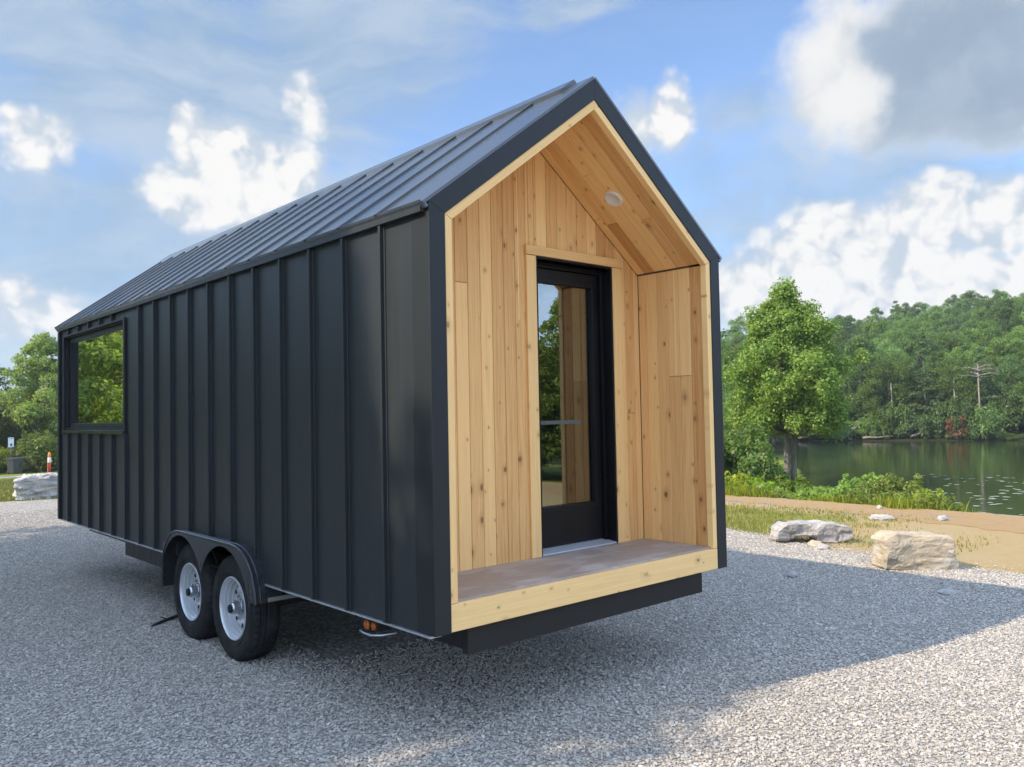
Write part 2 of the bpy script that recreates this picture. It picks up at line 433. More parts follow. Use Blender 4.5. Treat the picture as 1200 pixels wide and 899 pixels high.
M['sign_ink'] = mat('sign_dark_print', color=(0.08, 0.1, 0.13), rough=0.5)
M['steel'] = mat('galvanised_post', f_metal((0.3, 0.32, 0.3), 0.5, 0.08, 0.1), metal=0.5)
M['orange'] = mat('orange_plastic', color=(0.75, 0.24, 0.05), rough=0.5)
M['red'] = mat('red_paint', color=(0.65, 0.05, 0.03), rough=0.5)
M['pad'] = mat('floating_leaf_pad', color=(0.30, 0.34, 0.22), rough=0.25)
BG, SUN, EXPO = 0.15, 2.0, 1.82
SHADE = [(0, -9.0, 5.7, 1.0, 1.03), (2, -9.2, 7.9, .95, .9), (0, -9.0, 10.2, .92, 1.0), (2, -11.5, 6.6, 1.0, 1.05), (2, -11.6, 8.7, 1.0, 1.04), (2, -11.5, 10.7, .9, 1.05), (2, -13.5, 7.4, 1.0, 1.2), (2, -13.6, 9.9, 1.0, 1.18), (1, -8.5, 3.95, .62, .70), (2, -11.5, 4.65, .62, 1.03), (2, -13.5, 4.9, .62, 1.17), (0, -9.1, 4.5, .5, 1.02)]
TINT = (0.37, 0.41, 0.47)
CUM = [(1.0145, 0.1319, 0.0715, 0.0608, 1.0), (1.0901, 0.1607, 0.0817, 0.0759, 1.1), (1.1354, 0.1756, 0.0657, 0.065, 1.1), (1.2001, 0.1944, 0.0578, 0.0555, 1.1), (1.2177, 0.2252, 0.0309, 0.0263, 0.9), (1.264, 0.1865, 0.0578, 0.052, 1.0), (1.3133, 0.1985, 0.0435, 0.0419, 1.0), (1.1769, 0.1255, 0.1848, 0.0691, 1.0), (1.2887, 0.1331, 0.0448, 0.0346, 0.9), (0.3617, 0.3118, 0.0265, 0.0431, 1.1), (0.403, 0.2835, 0.0628, 0.0582, 1.2), (0.3842, 0.248, 0.0877, 0.0406, 1.2), (0.4601, 0.2778, 0.0596, 0.0486, 1.05), (0.205, 0.2893, 0.0516, 0.0369, 0.87), (0.9321, 0.3395, 0.0309, 0.0506, 0.95), (0.9016, 0.3326, 0.0557, 0.0388, 0.6699999999999999), (0.2052, 0.1112, 0.094, 0.0293, 0.85), (0.1898, 0.1325, 0.0504, 0.0242, 0.75), (0.4952, 0.3583, 0.0266, 0.0416, 0.6799999999999999)]
GREY = [(1.2268, 0.3641, 0.1415, 0.085, 1.15), (1.2647, 0.3114, 0.1006, 0.0574, 1.0), (1.1833, 0.3132, 0.097, 0.0471, 0.9), (1.1148, 0.3585, 0.0674, 0.0814, 0.85)]
VEIL = [(0.3394, 0.3706, 0.2912, 0.1192, 0.9), (0.531, 0.4225, 0.1797, 0.0868, 0.75), (0.2531, 0.1766, 0.2691, 0.1432, 0.85), (0.2209, 0.0668, 0.2049, 0.0809, 1.0), (0.4308, 0.2243, 0.1885, 0.0856, 0.8), (1.0207, 0.34, 0.0671, 0.0341, 0.5), (0.9991, 0.2636, 0.1158, 0.0471, 0.45), (0.8227, 0.4627, 0.0728, 0.0213, 0.5), (0.6134, 0.4607, 0.1135, 0.0298, 0.6), (1.145, 0.2024, 0.2838, 0.1278, 0.7), (1.0339, 0.1454, 0.1873, 0.097, 0.7)]
WHITE = [(1.0933, 0.396, 0.0458, 0.0632, 1.0), (1.1184, 0.3319, 0.043, 0.0566, 0.9), (1.0658, 0.4086, 0.028, 0.0337, 0.7), (1.1351, 0.4224, 0.0399, 0.0243, 0.7)]

# ------------------------------------------------------------------ sky, sun, camera
SUN_EL = math.radians(37.0); SUN_AZ = math.radians(-76.0)
def make_world():
    w = bpy.data.worlds.new('World'); SC.world = w; w.use_nodes = True
    n = NT(w.node_tree); bg = w.node_tree.nodes['Background']
    sky = n.new('ShaderNodeTexSky', sky_type='NISHITA'); sky.sun_disc = False
    sky.sun_elevation = SUN_EL; sky.sun_rotation = SUN_AZ % (2 * PI)
    sky.air_density = 1.0; sky.dust_density = 0.4; sky.ozone_density = 1.6; sky.altitude = 200
    D = n.new('ShaderNodeTexCoord').outputs['Generated']
    d = n.sep(D)
    az = n.m('ARCTAN2', d[0], d[1]); el = n.m('ARCSINE', d[2])
    wn = n.noise(D, 8.0, 4, 0.62, out='Color')
    ws = n.sep(wn)
    azw = n.m('MULTIPLY_ADD', n.m('SUBTRACT', ws[0], 0.5), 0.075, az); elw = n.m('MULTIPLY_ADD', n.m('SUBTRACT', ws[1], 0.5), 0.055, el)
    def field(blobs, a, e):
        r = None
        for (ba, be, ra, re, wt) in blobs:
            x = n.m('MULTIPLY', n.m('SUBTRACT', a, ba), 1 / ra); y = n.m('MULTIPLY', n.m('SUBTRACT', e, be), 1 / re)
            q = n.m('MULTIPLY_ADD', y, y, n.m('MULTIPLY', x, x))
            v = n.m('MULTIPLY_ADD', q, -wt, wt)
            r = v if r is None else n.m('MAXIMUM', r, v)
        return r
    fb = n.noise(D, 15.0, 7, 0.62)
    # lit from the left and above: compare the puffs with the same field nearer the sun
    ld = Vector((math.sin(SUN_AZ) * math.cos(SUN_EL), math.cos(SUN_AZ) * math.cos(SUN_EL), math.sin(SUN_EL)))
    Dw = n.vm('ADD', D, n.vm('SCALE', n.vm('SUBTRACT', wn, (0.5, 0.5, 0.5)), 0.045))
    def puffs(v):
        r = None
        for sc, am in ((11.0, 0.9), (23.0, 0.6), (51.0, 0.36)):
            q = n.m('MULTIPLY', n.m('ABSOLUTE', n.m('MULTIPLY_ADD', n.noise(v, sc, 1, 0.5), 2.0, -1.0)), am)
            r = q if r is None else n.m('ADD', r, q)
        return r
    p0 = puffs(Dw); p1 = puffs(n.vm('ADD', Dw, (ld.x * 0.016, ld.y * 0.016, ld.z * 0.016 + 0.006)))
    relief = n.m('SUBTRACT', p0, p1)
    K = 1.0 / (BG * 2 ** EXPO)
    kc = lambda *q: tuple(K * k for k in q)
    # veil of thin high cloud, drawn out along the horizon, in two tones
    band = n.noise(n.comb(n.m('MULTIPLY', azw, 3.2), n.m('MULTIPLY', elw, 11.0), 0.3), 1.0, 6, 0.62, 0.6)
    vf = n.m('ADD', field(VEIL, azw, elw), n.m('ADD', n.m('MULTIPLY', n.m('SUBTRACT', fb, 0.5), 1.0), n.m('MULTIPLY', n.m('SUBTRACT', band, 0.5), 1.8)))
    va = n.m('MULTIPLY_ADD', n.smooth(vf, -0.3, 0.85), 0.74, 0.14)
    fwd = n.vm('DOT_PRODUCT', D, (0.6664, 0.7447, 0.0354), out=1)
    fill_cloud = n.m('MULTIPLY', n.smooth(n.noise(n.vm('MULTIPLY', D, (1, 1, 1.6)), 3.2, 5, 0.6), 0.36, 0.58), n.smooth(fwd, 0.72, 0.5))
    fill_cloud = n.m('MULTIPLY', fill_cloud, n.smooth(d[2], 0.0, 0.12))
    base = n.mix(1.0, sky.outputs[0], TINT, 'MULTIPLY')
    vc = n.mix(n.smooth(band, 0.36, 0.66), kc(0.34, 0.48, 0.65), kc(0.52, 0.63, 0.75))
    c = n.mix(va, base, vc)
    c = n.mix(fill_cloud, c, kc(1.55, 2.0, 2.8))  # cloud added outside the view, overbright and bluish to fill the shade
    # grey cloud with a bright side, soft where it thins out
    gf = n.m('ADD', field(GREY, azw, elw), n.m('ADD', n.m('MULTIPLY', n.m('SUBTRACT', fb, 0.5), 1.3), n.m('MULTIPLY', n.m('SUBTRACT', band, 0.5), 0.9)))
    ga = n.smooth(gf, -0.3, 0.6)
    gc = n.mix(n.smooth(gf, 0.0, 0.95), kc(0.66, 0.73, 0.80), kc(0.34, 0.43, 0.53))
    gc = n.mix(n.m('MULTIPLY', n.smooth(fb, 0.42, 0.7), 0.4), gc, kc(0.56, 0.65, 0.74))
    wf = n.m('ADD', field(WHITE, azw, elw), n.m('ADD', n.m('MULTIPLY', n.m('SUBTRACT', fb, 0.5), 1.1), n.m('MULTIPLY', relief, 0.55)))
    gc = n.mix(n.smooth(wf, -0.5, 1.0), gc, kc(0.95, 0.93, 0.89))
    c = n.mix(n.m('MULTIPLY', ga, 0.93), c, gc)
    # cumulus: thin and blue grey at the rim, white in the thick sunlit heads
    cf = n.m('ADD', field(CUM, azw, elw), n.m('ADD', n.m('MULTIPLY', n.m('SUBTRACT', fb, 0.5), 0.75), n.m('MULTIPLY_ADD', p0, 0.62, -0.34)))
    ca = n.smooth(cf, -0.25, 0.55)
    lit = n.m('ADD', n.m('MULTIPLY', relief, 1.6), n.m('MULTIPLY_ADD', n.smooth(cf, 0.05, 0.95), 0.5, n.remap(fb, 0.3, 0.7, 0.0, 0.42)), clamp=True)
    cc = n.mix(n.smooth(lit, 0.05, 0.85), kc(0.60, 0.68, 0.77), kc(0.97, 0.96, 0.94))
    c = n.mix(ca, c, cc)
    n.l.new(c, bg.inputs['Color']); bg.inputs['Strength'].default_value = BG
    w.cycles.sampling_method = 'MANUAL'; w.cycles.sample_map_resolution = 512

def make_sun_cam():
    ld = bpy.data.lights.new('sun', 'SUN'); ld.energy = SUN; ld.angle = math.radians(0.55); ld.color = (0.90, 0.765, 0.60)
    o = bpy.data.objects.new('sun', ld); COL.objects.link(o)
    s = Vector((math.sin(SUN_AZ) * math.cos(SUN_EL), math.cos(SUN_AZ) * math.cos(SUN_EL), math.sin(SUN_EL)))
    o.rotation_euler = (-s).to_track_quat('-Z', 'Y').to_euler(); o.location = (-20, 5, 30)
    cd = bpy.data.cameras.new('camera'); cd.sensor_fit = 'HORIZONTAL'; cd.sensor_width = 36.0; cd.lens = 968.24 / 1200 * 36
    cd.clip_start = 0.05; cd.clip_end = 3000
    c = bpy.data.objects.new('camera', cd); COL.objects.link(c)
    R = Vector((0.74549465, -0.66623607, -0.01916323)); U = Vector((-0.00930134, -0.039148, 0.99919013)); F = Vector((0.66644671, 0.74471265, 0.03538152))
    c.matrix_world = Matrix(((R.x, U.x, -F.x, CAM[0]), (R.y, U.y, -F.y, CAM[1]), (R.z, U.z, -F.z, CAM[2]), (0, 0, 0, 1)))
    SC.camera = c
    SC.view_settings.view_transform = 'Standard'; SC.view_settings.look = 'None'; SC.view_settings.gamma = 1.0
    SC.view_settings.exposure = EXPO; SC.view_settings.use_curve_mapping = False
    SC.render.engine = 'CYCLES'
    cy = SC.cycles; cy.max_bounces = 7; cy.diffuse_bounces = 3; cy.glossy_bounces = 4; cy.transmission_bounces = 4; cy.transparent_max_bounces = 12
    cy.caustics_reflective = False; cy.caustics_refractive = False; cy.sample_clamp_indirect = 6.0
    cy.use_denoising = True

def haze():
    mt = bpy.data.materials.new('thin_air'); mt.use_nodes = True; t = mt.node_tree
    t.nodes.remove(t.nodes['Principled BSDF'])
    v = t.nodes.new('ShaderNodeVolumePrincipled'); v.inputs['Color'].default_value = (0.86, 0.92, 1.0, 1); v.inputs['Density'].default_value = 0.0004
    v.inputs['Anisotropy'].default_value = 0.2
    t.links.new(v.outputs[0], t.nodes['Material Output'].inputs['Volume'])
    mb = MB(); mb.box(-905, 1205, -905, 1205, -6, 48); o = mb.build('haze', mt); tag(o, kind='stuff')

# ------------------------------------------------------------------ terrain
WATER_Z = -2.0
SHORE = [(70, -95), (38, -34), (25, -13), (20.5, -3), (22, 4), (26, 9), (31, 13.2), (34, 16.2), (40, 20.0), (60, 32.0), (82.5, 43.6)]
for k in range(0, 31):
    a = math.radians(61.0 + k * 3.0)
    rr = 96 + (0.9 * math.sin(k * 2.1) if k > 1 else 0)
    SHORE.append((CAM[0] + rr * math.sin(a), CAM[1] + rr * math.cos(a)))
SHORE.append((75, -110))
SH = np.array(SHORE)
def shore_dist(x, y):
    """distance to the lake outline, positive on land"""
    x = np.asarray(x, float); y = np.asarray(y, float)
    d = np.full(x.shape, 1e9); ins = np.zeros(x.shape, bool)
    n = len(SH)
    for i in range(n):
        a = SH[i]; b = SH[(i + 1) % n]
        e = b - a; L = e @ e
        t = np.clip(((x - a[0]) * e[0] + (y - a[1]) * e[1]) / L, 0, 1)
        d = np.minimum(d, np.hypot(x - a[0] - t * e[0], y - a[1] - t * e[1]))
        cond = ((a[1] > y) != (b[1] > y))
        with np.errstate(divide='ignore', invalid='ignore'):
            xi = a[0] + (y - a[1]) * e[0] / (e[1] if abs(e[1]) > 1e-9 else 1e-9)
        ins ^= cond & (x < xi)
    return np.where(ins, -d, d)
def sstep(a, b, x):
    t = np.clip((x - a) / (b - a), 0, 1); return t * t * (3 - 2 * t)
def height(x, y):
    x = np.asarray(x, float); y = np.asarray(y, float)
    s = shore_dist(x, y)
    r = np.hypot(x - CAM[0], y - CAM[1]); az = np.degrees(np.arctan2(x - CAM[0], y - CAM[1]))
    flat = -0.04 * np.clip(y - 17.6, 0, 46)
    sp = np.clip(s, 0, None); fb = sp / (sp + np.clip(x - 11.95, 0, None) + 1e-6)
    bank = WATER_Z - WATER_Z * np.where(x > 11.95, fb ** 1.4, 1.0)
    z = np.minimum(flat, bank)
    z = np.where(s < 0, WATER_Z + np.clip(s * 0.25, -2.0, 0), z)
    # the lane beside the dirt ends in a low berm, then the bank
    hill = (0.116 + 0.048 * sstep(63, 76, az)) * np.clip(r - 97.5, 0, 150) * sstep(38, 60, az) + 0.03 * np.clip(r - 70, 0, 200) * sstep(20, 40, az) * sstep(120, 95, az)
    hill = np.where(s > 0, hill, 0) * sstep(0, 6, s)
    und = 0.5 * np.sin(x * 0.05 + 1.3) * np.sin(y * 0.043) * sstep(60, 140, r)
    return z + hill + und * (s > 5)

GRAVEL_EDGE = [(7.6, -26), (7.25, -8), (7.02, -2.5), (6.95, -0.6), (7.0, 0.5), (7.15, 1.5), (7.5, 2.4), (7.75, 3.5), (8.2, 6), (8.6, 10), (7.2, 14), (5.2, 16.6), (2.4, 17.2), (0.6, 17.7), (-6, 18.2), (-15, 17.9), (-16, -26)]
def in_poly(poly, x, y):
    x = np.asarray(x, float); y = np.asarray(y, float); ins = np.zeros(x.shape, bool); n = len(poly)
    for i in range(n):
        a = poly[i]; b = poly[(i + 1) % n]
        cond = ((a[1] > y) != (b[1] > y)); dy = b[1] - a[1]
        ins ^= cond & (x < a[0] + (y - a[1]) * (b[0] - a[0]) / (dy if abs(dy) > 1e-9 else 1e-9))
    return ins

def axis(segs):
    out = []
    for a, b, st in segs: out += list(np.arange(a, b, st))
    out.append(segs[-1][1]); return np.array(out)
def terrain():
    xs = axis([(-900, -100, 100), (-100, -20, 4), (-20, 44, 0.5), (44, 130, 2.0), (130, 260, 6), (260, 1200, 94)])
    ys = axis([(-900, -100, 100), (-100, -20, 5), (-20, 24, 0.5), (24, 70, 1.5), (70, 260, 5), (260, 1200, 94)])
    X, Y = np.meshgrid(xs, ys); Z = height(X, Y)
    ny, nx = X.shape
    v = np.stack([X.ravel(), Y.ravel(), Z.ravel()], 1)
    idx = np.arange(nx * ny).reshape(ny, nx)
    f = np.stack([idx[:-1, :-1], idx[:-1, 1:], idx[1:, 1:], idx[1:, :-1]], -1).ravel()
    x = X.ravel(); y = Y.ravel(); s = shore_dist(x, y); r = np.hypot(x - CAM[0], y - CAM[1])
    # grass: full on the left field and on the bank, patchy by the boulders, none on the straw
    g = np.zeros(len(x))
    g = np.maximum(g, sstep(12.0, 12.6, x))
    g = np.maximum(g, 0.62 * sstep(11.0, 9.9, x) * sstep(1.4, 3.2, y))
    g = np.maximum(g, 0.60 * np.exp(-(((x - 8.1) / 0.7) ** 2 + ((y - 1.15) / 0.75) ** 2)))
    g = np.maximum(g, sstep(14, 16, y))
    g = np.maximum(g, sstep(-10, -16, x))
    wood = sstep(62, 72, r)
    me = np_mesh('ground', v, f, 4, M['ground'], {'grass': ('POINT', g), 'wood': ('POINT', np.clip(wood, 0, 1))}, smooth=True)
    o = link('ground', me); tag(o, kind='structure')

def sheet(name, poly, m, lift, step=0.5, jag=0.0, seed=1):
    """a sheet following the ground, cut to an outline with a slightly ragged edge"""
    rng = np.random.default_rng(seed)
    import bmesh
    pts = []
    n = len(poly)
    for i in range(n):
        a = np.array(poly[i], float); b = np.array(poly[(i + 1) % n], float); L = np.hypot(*(b - a)); k = max(1, int(L / step))
        nn = np.array([-(b - a)[1], (b - a)[0]]) / max(L, 1e-6)
        for j in range(k):
            q = a + (b - a) * j / k + nn * rng.normal(0, jag); pts.append(q)
    pts = np.array(pts)
    x0, y0 = pts.min(0); x1, y1 = pts.max(0)
    bm = bmesh.new()
    vs = [bm.verts.new((p[0], p[1], 0)) for p in pts]
    es = [bm.edges.new((vs[i], vs[(i + 1) % len(vs)])) for i in range(len(vs))]
    bmesh.ops.triangle_fill(bm, edges=es, use_beauty=True)
    st = 1.0 if max(x1 - x0, y1 - y0) > 15 else 0.5
    for q in np.arange(math.floor(x0) + st, x1, st):
        bmesh.ops.bisect_plane(bm, geom=bm.verts[:] + bm.edges[:] + bm.faces[:], plane_co=(q, 0, 0), plane_no=(1, 0, 0))
    for q in np.arange(math.floor(y0) + st, y1, st):
        bmesh.ops.bisect_plane(bm, geom=bm.verts[:] + bm.edges[:] + bm.faces[:], plane_co=(0, q, 0), plane_no=(0, 1, 0))
    bm.verts.ensure_lookup_table()
    vx = np.array([v.co.x for v in bm.verts]); vy = np.array([v.co.y for v in bm.verts]); h = height(vx, vy)
    for v, z in zip(bm.verts, h): v.co.z = z + lift
    bmesh.ops.recalc_face_normals(bm, faces=bm.faces[:])
    me = bpy.data.meshes.new(name); bm.to_mesh(me); bm.free(); me.materials.append(m)
    o = link(name, me); tag(o, kind='structure'); return o

def gravel_scatter():
    """loose crushed stone on the yard, thick near the camera"""
    st = 0.25
    xs = np.arange(-7, 12.01, st); ys = np.arange(-3.6, 15.01, st)
    X, Y = np.meshgrid(xs, ys); ny, nx = X.shape
    v = np.stack([X.ravel(), Y.ravel(), height(X, Y).ravel() + 0.012], 1)
    idx = np.arange(nx * ny).reshape(ny, nx)
    x = X.ravel(); y = Y.ravel()
    r = np.hypot(x - CAM[0], y - CAM[1])
    fwd = (x - CAM[0]) * 0.6664 + (y - CAM[1]) * 0.7447; rt = (x - CAM[0]) * 0.7455 - (y - CAM[1]) * 0.6662
    vis = (fwd > 2.0) & (np.abs(rt) < 0.7 * fwd + 0.6)
    edge = in_poly(GRAVEL_EDGE, x, y)
    dens = np.where(vis & edge, 3600 * np.clip(1.5 - r / 14.0, 0.12, 1), 0)
    near = np.zeros(len(x), bool)
    for dx, dy in ((.3, 0), (-.3, 0), (0, .3), (0, -.3)): near |= in_poly(GRAVEL_EDGE, x + dx, y + dy)
    dens = np.where(vis & ~edge & near, 220, dens)
    under = (x > 0.4) & (x < 2.3) & (y > 1.8) & (y < 7)
    dens = np.where(under, 0, dens)
    F = np.stack([idx[:-1, :-1], idx[:-1, 1:], idx[1:, 1:], idx[1:, :-1]], -1).reshape(-1, 4)
    F = F[dens[F].max(1) > 0]
    me = np_mesh('gravel_stones', v, F.ravel(), 4, M['stone'], {'dens': ('POINT', dens)})
    o = link('gravel_stones', me); tag(o, 'loose grey crushed stone covering the yard around the trailer', 'gravel', kind='stuff')
    ng = bpy.data.node_groups.new('stones', 'GeometryNodeTree')
    ng.interface.new_socket('Geometry', in_out='INPUT', socket_type='NodeSocketGeometry'); ng.interface.new_socket('Geometry', in_out='OUTPUT', socket_type='NodeSocketGeometry')
    N = ng.nodes; L = ng.links
    gi = N.new('NodeGroupInput'); go = N.new('NodeGroupOutput')
    da = N.new('GeometryNodeInputNamedAttribute'); da.data_type = 'FLOAT'; da.inputs['Name'].default_value = 'dens'
    dp = N.new('GeometryNodeDistributePointsOnFaces'); L.new(gi.outputs[0], dp.inputs['Mesh']); L.new(da.outputs['Attribute'], dp.inputs['Density'])
    joined = N.new('GeometryNodeJoinGeometry')
    ico = N.new('GeometryNodeMeshIcoSphere'); ico.inputs['Radius'].default_value = 1.0; ico.inputs['Subdivisions'].default_value = 2
    # knock the ball into an angular chip
    sp = N.new('GeometryNodeSetPosition'); L.new(ico.outputs['Mesh'], sp.inputs['Geometry'])
    nz = N.new('ShaderNodeTexVoronoi'); nz.inputs['Scale'].default_value = 0.9
    ip = N.new('GeometryNodeInputPosition'); L.new(ip.outputs[0], nz.inputs['Vector'])
    mr = N.new('ShaderNodeMapRange'); mr.inputs[1].default_value = 0.0; mr.inputs[2].default_value = 0.8; mr.inputs[3].default_value = 1.15; mr.inputs[4].default_value = 0.62
    L.new(nz.outputs['Distance'], mr.inputs[0])
    vm = N.new('ShaderNodeVectorMath'); vm.operation = 'SCALE'; L.new(ip.outputs[0], vm.inputs[0]); L.new(mr.outputs[0], vm.inputs['Scale']); L.new(vm.outputs[0], sp.inputs['Position'])
    smt = N.new('GeometryNodeSetMaterial'); smt.inputs['Material'].default_value = M['stone']; L.new(sp.outputs[0], smt.inputs['Geometry'])
    flat = N.new('GeometryNodeSetShadeSmooth'); flat.inputs['Shade Smooth'].default_value = False; L.new(smt.outputs[0], flat.inputs[0])
    io = N.new('GeometryNodeInstanceOnPoints'); L.new(dp.outputs['Points'], io.inputs['Points']); L.new(flat.outputs[0], io.inputs['Instance'])
    def rv(a, b, seed):
        q = N.new('FunctionNodeRandomValue'); q.data_type = 'FLOAT_VECTOR'; q.inputs[0].default_value = a; q.inputs[1].default_value = b
        q.inputs['Seed'].default_value = seed; return q.outputs[0]
    L.new(rv((-0.5, -0.5, 0), (0.5, 0.5, 6.283), 3), io.inputs['Rotation'])
    sc = rv((0.005, 0.0045, 0.003), (0.0155, 0.012, 0.007), 5)
    pw = N.new('FunctionNodeRandomValue'); pw.data_type = 'FLOAT'; pw.inputs[2].default_value = 0.5; pw.inputs[3].default_value = 1.3; pw.inputs['Seed'].default_value = 9
    s2 = N.new('ShaderNodeVectorMath'); s2.operation = 'SCALE'; L.new(sc, s2.inputs[0]); L.new(pw.outputs[1], s2.inputs['Scale'])
    L.new(s2.outputs[0], io.inputs['Scale'])
    L.new(io.outputs[0], go.inputs[0])
    md = o.modifiers.new('stones', 'NODES'); md.node_group = ng

def blades(name, label, cat, pts, h0, h1, w, m, rng, lean=0.35):
    """grass: one bent blade (two faces) per point"""
    n = len(pts); pts = np.asarray(pts)
    a = rng.uniform(0, 2 * PI, n); h = rng.uniform(h0, h1, n) * rng.uniform(0.6, 1.2, n); ww = w * rng.uniform(0.6, 1.4, n)
    la = rng.uniform(0, 2 * PI, n); ll = h * rng.uniform(0, 1, n) * lean
    d = np.stack([np.cos(a), np.sin(a), 0 * a], 1) * ww[:, None]
    le = np.stack([np.cos(la) * ll, np.sin(la) * ll, 0 * a], 1)
    up = np.array([0, 0, 1.0])
    v = np.stack([pts - d, pts + d, pts + d * 0.7 + le * 0.35 + up * (h * 0.55)[:, None], pts - d * 0.7 + le * 0.35 + up * (h * 0.55)[:, None], pts + le + up * h[:, None]], 1)
    b = np.arange(n) * 5
    q = np.stack([b, b + 1, b + 2, b + 3, b + 3], 1)
    tri = np.concatenate([np.stack([b, b + 1, b + 2], 1), np.stack([b, b + 2, b + 3], 1), np.stack([b + 3, b + 2, b + 4], 1)])
    lf = np.tile(rng.uniform(0, 1, n), 3)
    me = np_mesh(name, v.reshape(-1, 3), tri.ravel(), 3, m, {'leaf': ('FACE', lf)})
    o = link(name, me); tag(o, label, cat, kind='stuff'); return o

def setting():
    terrain()
    sheet('gravel_yard', GRAVEL_EDGE, M['gravel'], 0.008, 0.25, 0.05, 3)
    sheet('dirt_lane', [(9.9, -14), (9.75, -3), (9.9, 0.2), (10.5, 3.0), (10.9, 5.5), (11.2, 9), (11.4, 13), (12.1, 13), (12.0, 8), (11.9, 5), (11.8, 2), (11.7, -3), (11.8, -14)], M['dirt'], 0.004, 0.2, 0.08, 5)
    sheet('field_path', [(-14, 41.5), (-3, 42.6), (5, 44.5), (9, 47.0), (14, 49.5), (22, 51.5), (22, 54.2), (13.5, 52.6), (8.2, 50.0), (4, 47.5), (-3, 45.2), (-14, 44)], M['path'], 0.02, 0.6, 0.05, 6)
    me = bpy.data.meshes.new('lake_water')
    me.from_pydata([(14, -400, WATER_Z), (700, -400, WATER_Z), (700, 75, WATER_Z), (14, 75, WATER_Z)], [], [(0, 1, 2, 3)]); me.materials.append(M['water'])
    tag(link('lake_water', me), kind='structure')
    gravel_scatter()
    rng = np.random.default_rng(4)
    # short lawn by the boulders
    n = 60000
    x = rng.uniform(7.2, 11.0, n); y = rng.uniform(0.3, 9.5, n)
    e = rng.uniform(0, 1, n)
    g = np.maximum(0.9 * sstep(11.0, 9.9, x) * sstep(1.3, 3.0, y), 0.95 * np.exp(-(((x - 8.1) / 0.7) ** 2 + ((y - 1.15) / 0.75) ** 2)))
    clump = 0.5 + 0.5 * np.sin(x * 5.1 + 2 * np.sin(y * 3.3)) * np.sin(y * 4.7 + 1.7 * np.sin(x * 2.9))
    k = (e < g * (0.12 + 0.63 * clump)) & ~in_poly(GRAVEL_EDGE, x, y)
    pts = np.stack([x[k], y[k], height(x[k], y[k])], 1)
    blades('short_grass', 'short yellowish green grass growing between the boulders and the dirt lane', 'grass', pts, 0.025, 0.06, 0.006, M['blade'], rng)
    # weeds along the top of the bank
    n = 26000
    y = rng.uniform(1.5, 14, n); x = 12.0 + rng.gamma(1.4, 0.9, n) + 0.3 * np.sin(y * 1.7) + 0.2 * np.sin(y * 4.1)
    cl = 0.5 + 0.5 * np.sin(x * 3.1 + y * 1.3) * np.sin(y * 2.3 - x)
    k = (x < 19) & (rng.uniform(0, 1, n) < (0.15 + 0.85 * cl) * sstep(1.5, 3.4, y))
    pts = np.stack([x[k], y[k], height(x[k], y[k])], 1)
    blades('bank_weeds', 'tall bright green weeds and grass along the top of the lake bank', 'weeds', pts, 0.08, 0.26, 0.010, M['leaf_bush'], rng, 0.7)
    n = 30000
    y = rng.uniform(1.2, 14, n); x = 12.05 + rng.gamma(1.7, 1.0, n) + 0.3 * np.sin(y * 1.7)
    cl = np.abs(np.sin(x * 2.3 + 1.1 * np.sin(y * 2.0)) * np.sin(y * 1.9 + 0.8 * np.sin(x * 1.7)))
    k = (x < 20) & (rng.uniform(0, 1, n) < (0.2 + 0.8 * cl) * sstep(1.2, 3.0, y))
    x = x[k]; y = y[k]; cl = cl[k]
    lob = np.stack([x, y, height(x, y) + 0.02 + cl * 0.26 * rng.uniform(0.2, 1, len(x)), np.full(len(x), 0.06)], 1)
    me = leaves_mesh('bank_cover', rng, lob, len(x), 0.075, M['leaf_bush'], low=1)
    tag(link('bank_cover', me), 'low leafy ground cover on the lake bank', 'ground cover', kind='stuff')
    # field grass on the left
    n = 60000
    y = rng.uniform(17.3, 41, n); x = -2 + (y - 17) * 0.12 + rng.uniform(-3, 9, n)
    k = ~in_poly(GRAVEL_EDGE, x, y)
    pts = np.stack([x[k], y[k], height(x[k], y[k])], 1)
    blades('field_grass', 'mown bright green grass of the field behind the trailer', 'grass', pts, 0.04, 0.09, 0.014, M['blade'], rng)

# ------------------------------------------------------------------ the tiny house on its trailer
W, L, ZB, ZE, ZR, DEP, ZF = 2.55, 7.235, 0.621, 2.830, 3.786, 0.601, 0.778
def eavez(w): return ZR - 1.25 * w - 0.75 * (W / 2 - w)
def pent(w, y, zb=ZB):
    e = eavez(w); r = ZR - 1.25 * w
    return [(w, y, zb), (w, y, e), (W / 2, y, r), (W - w, y, e), (W - w, y, zb)]

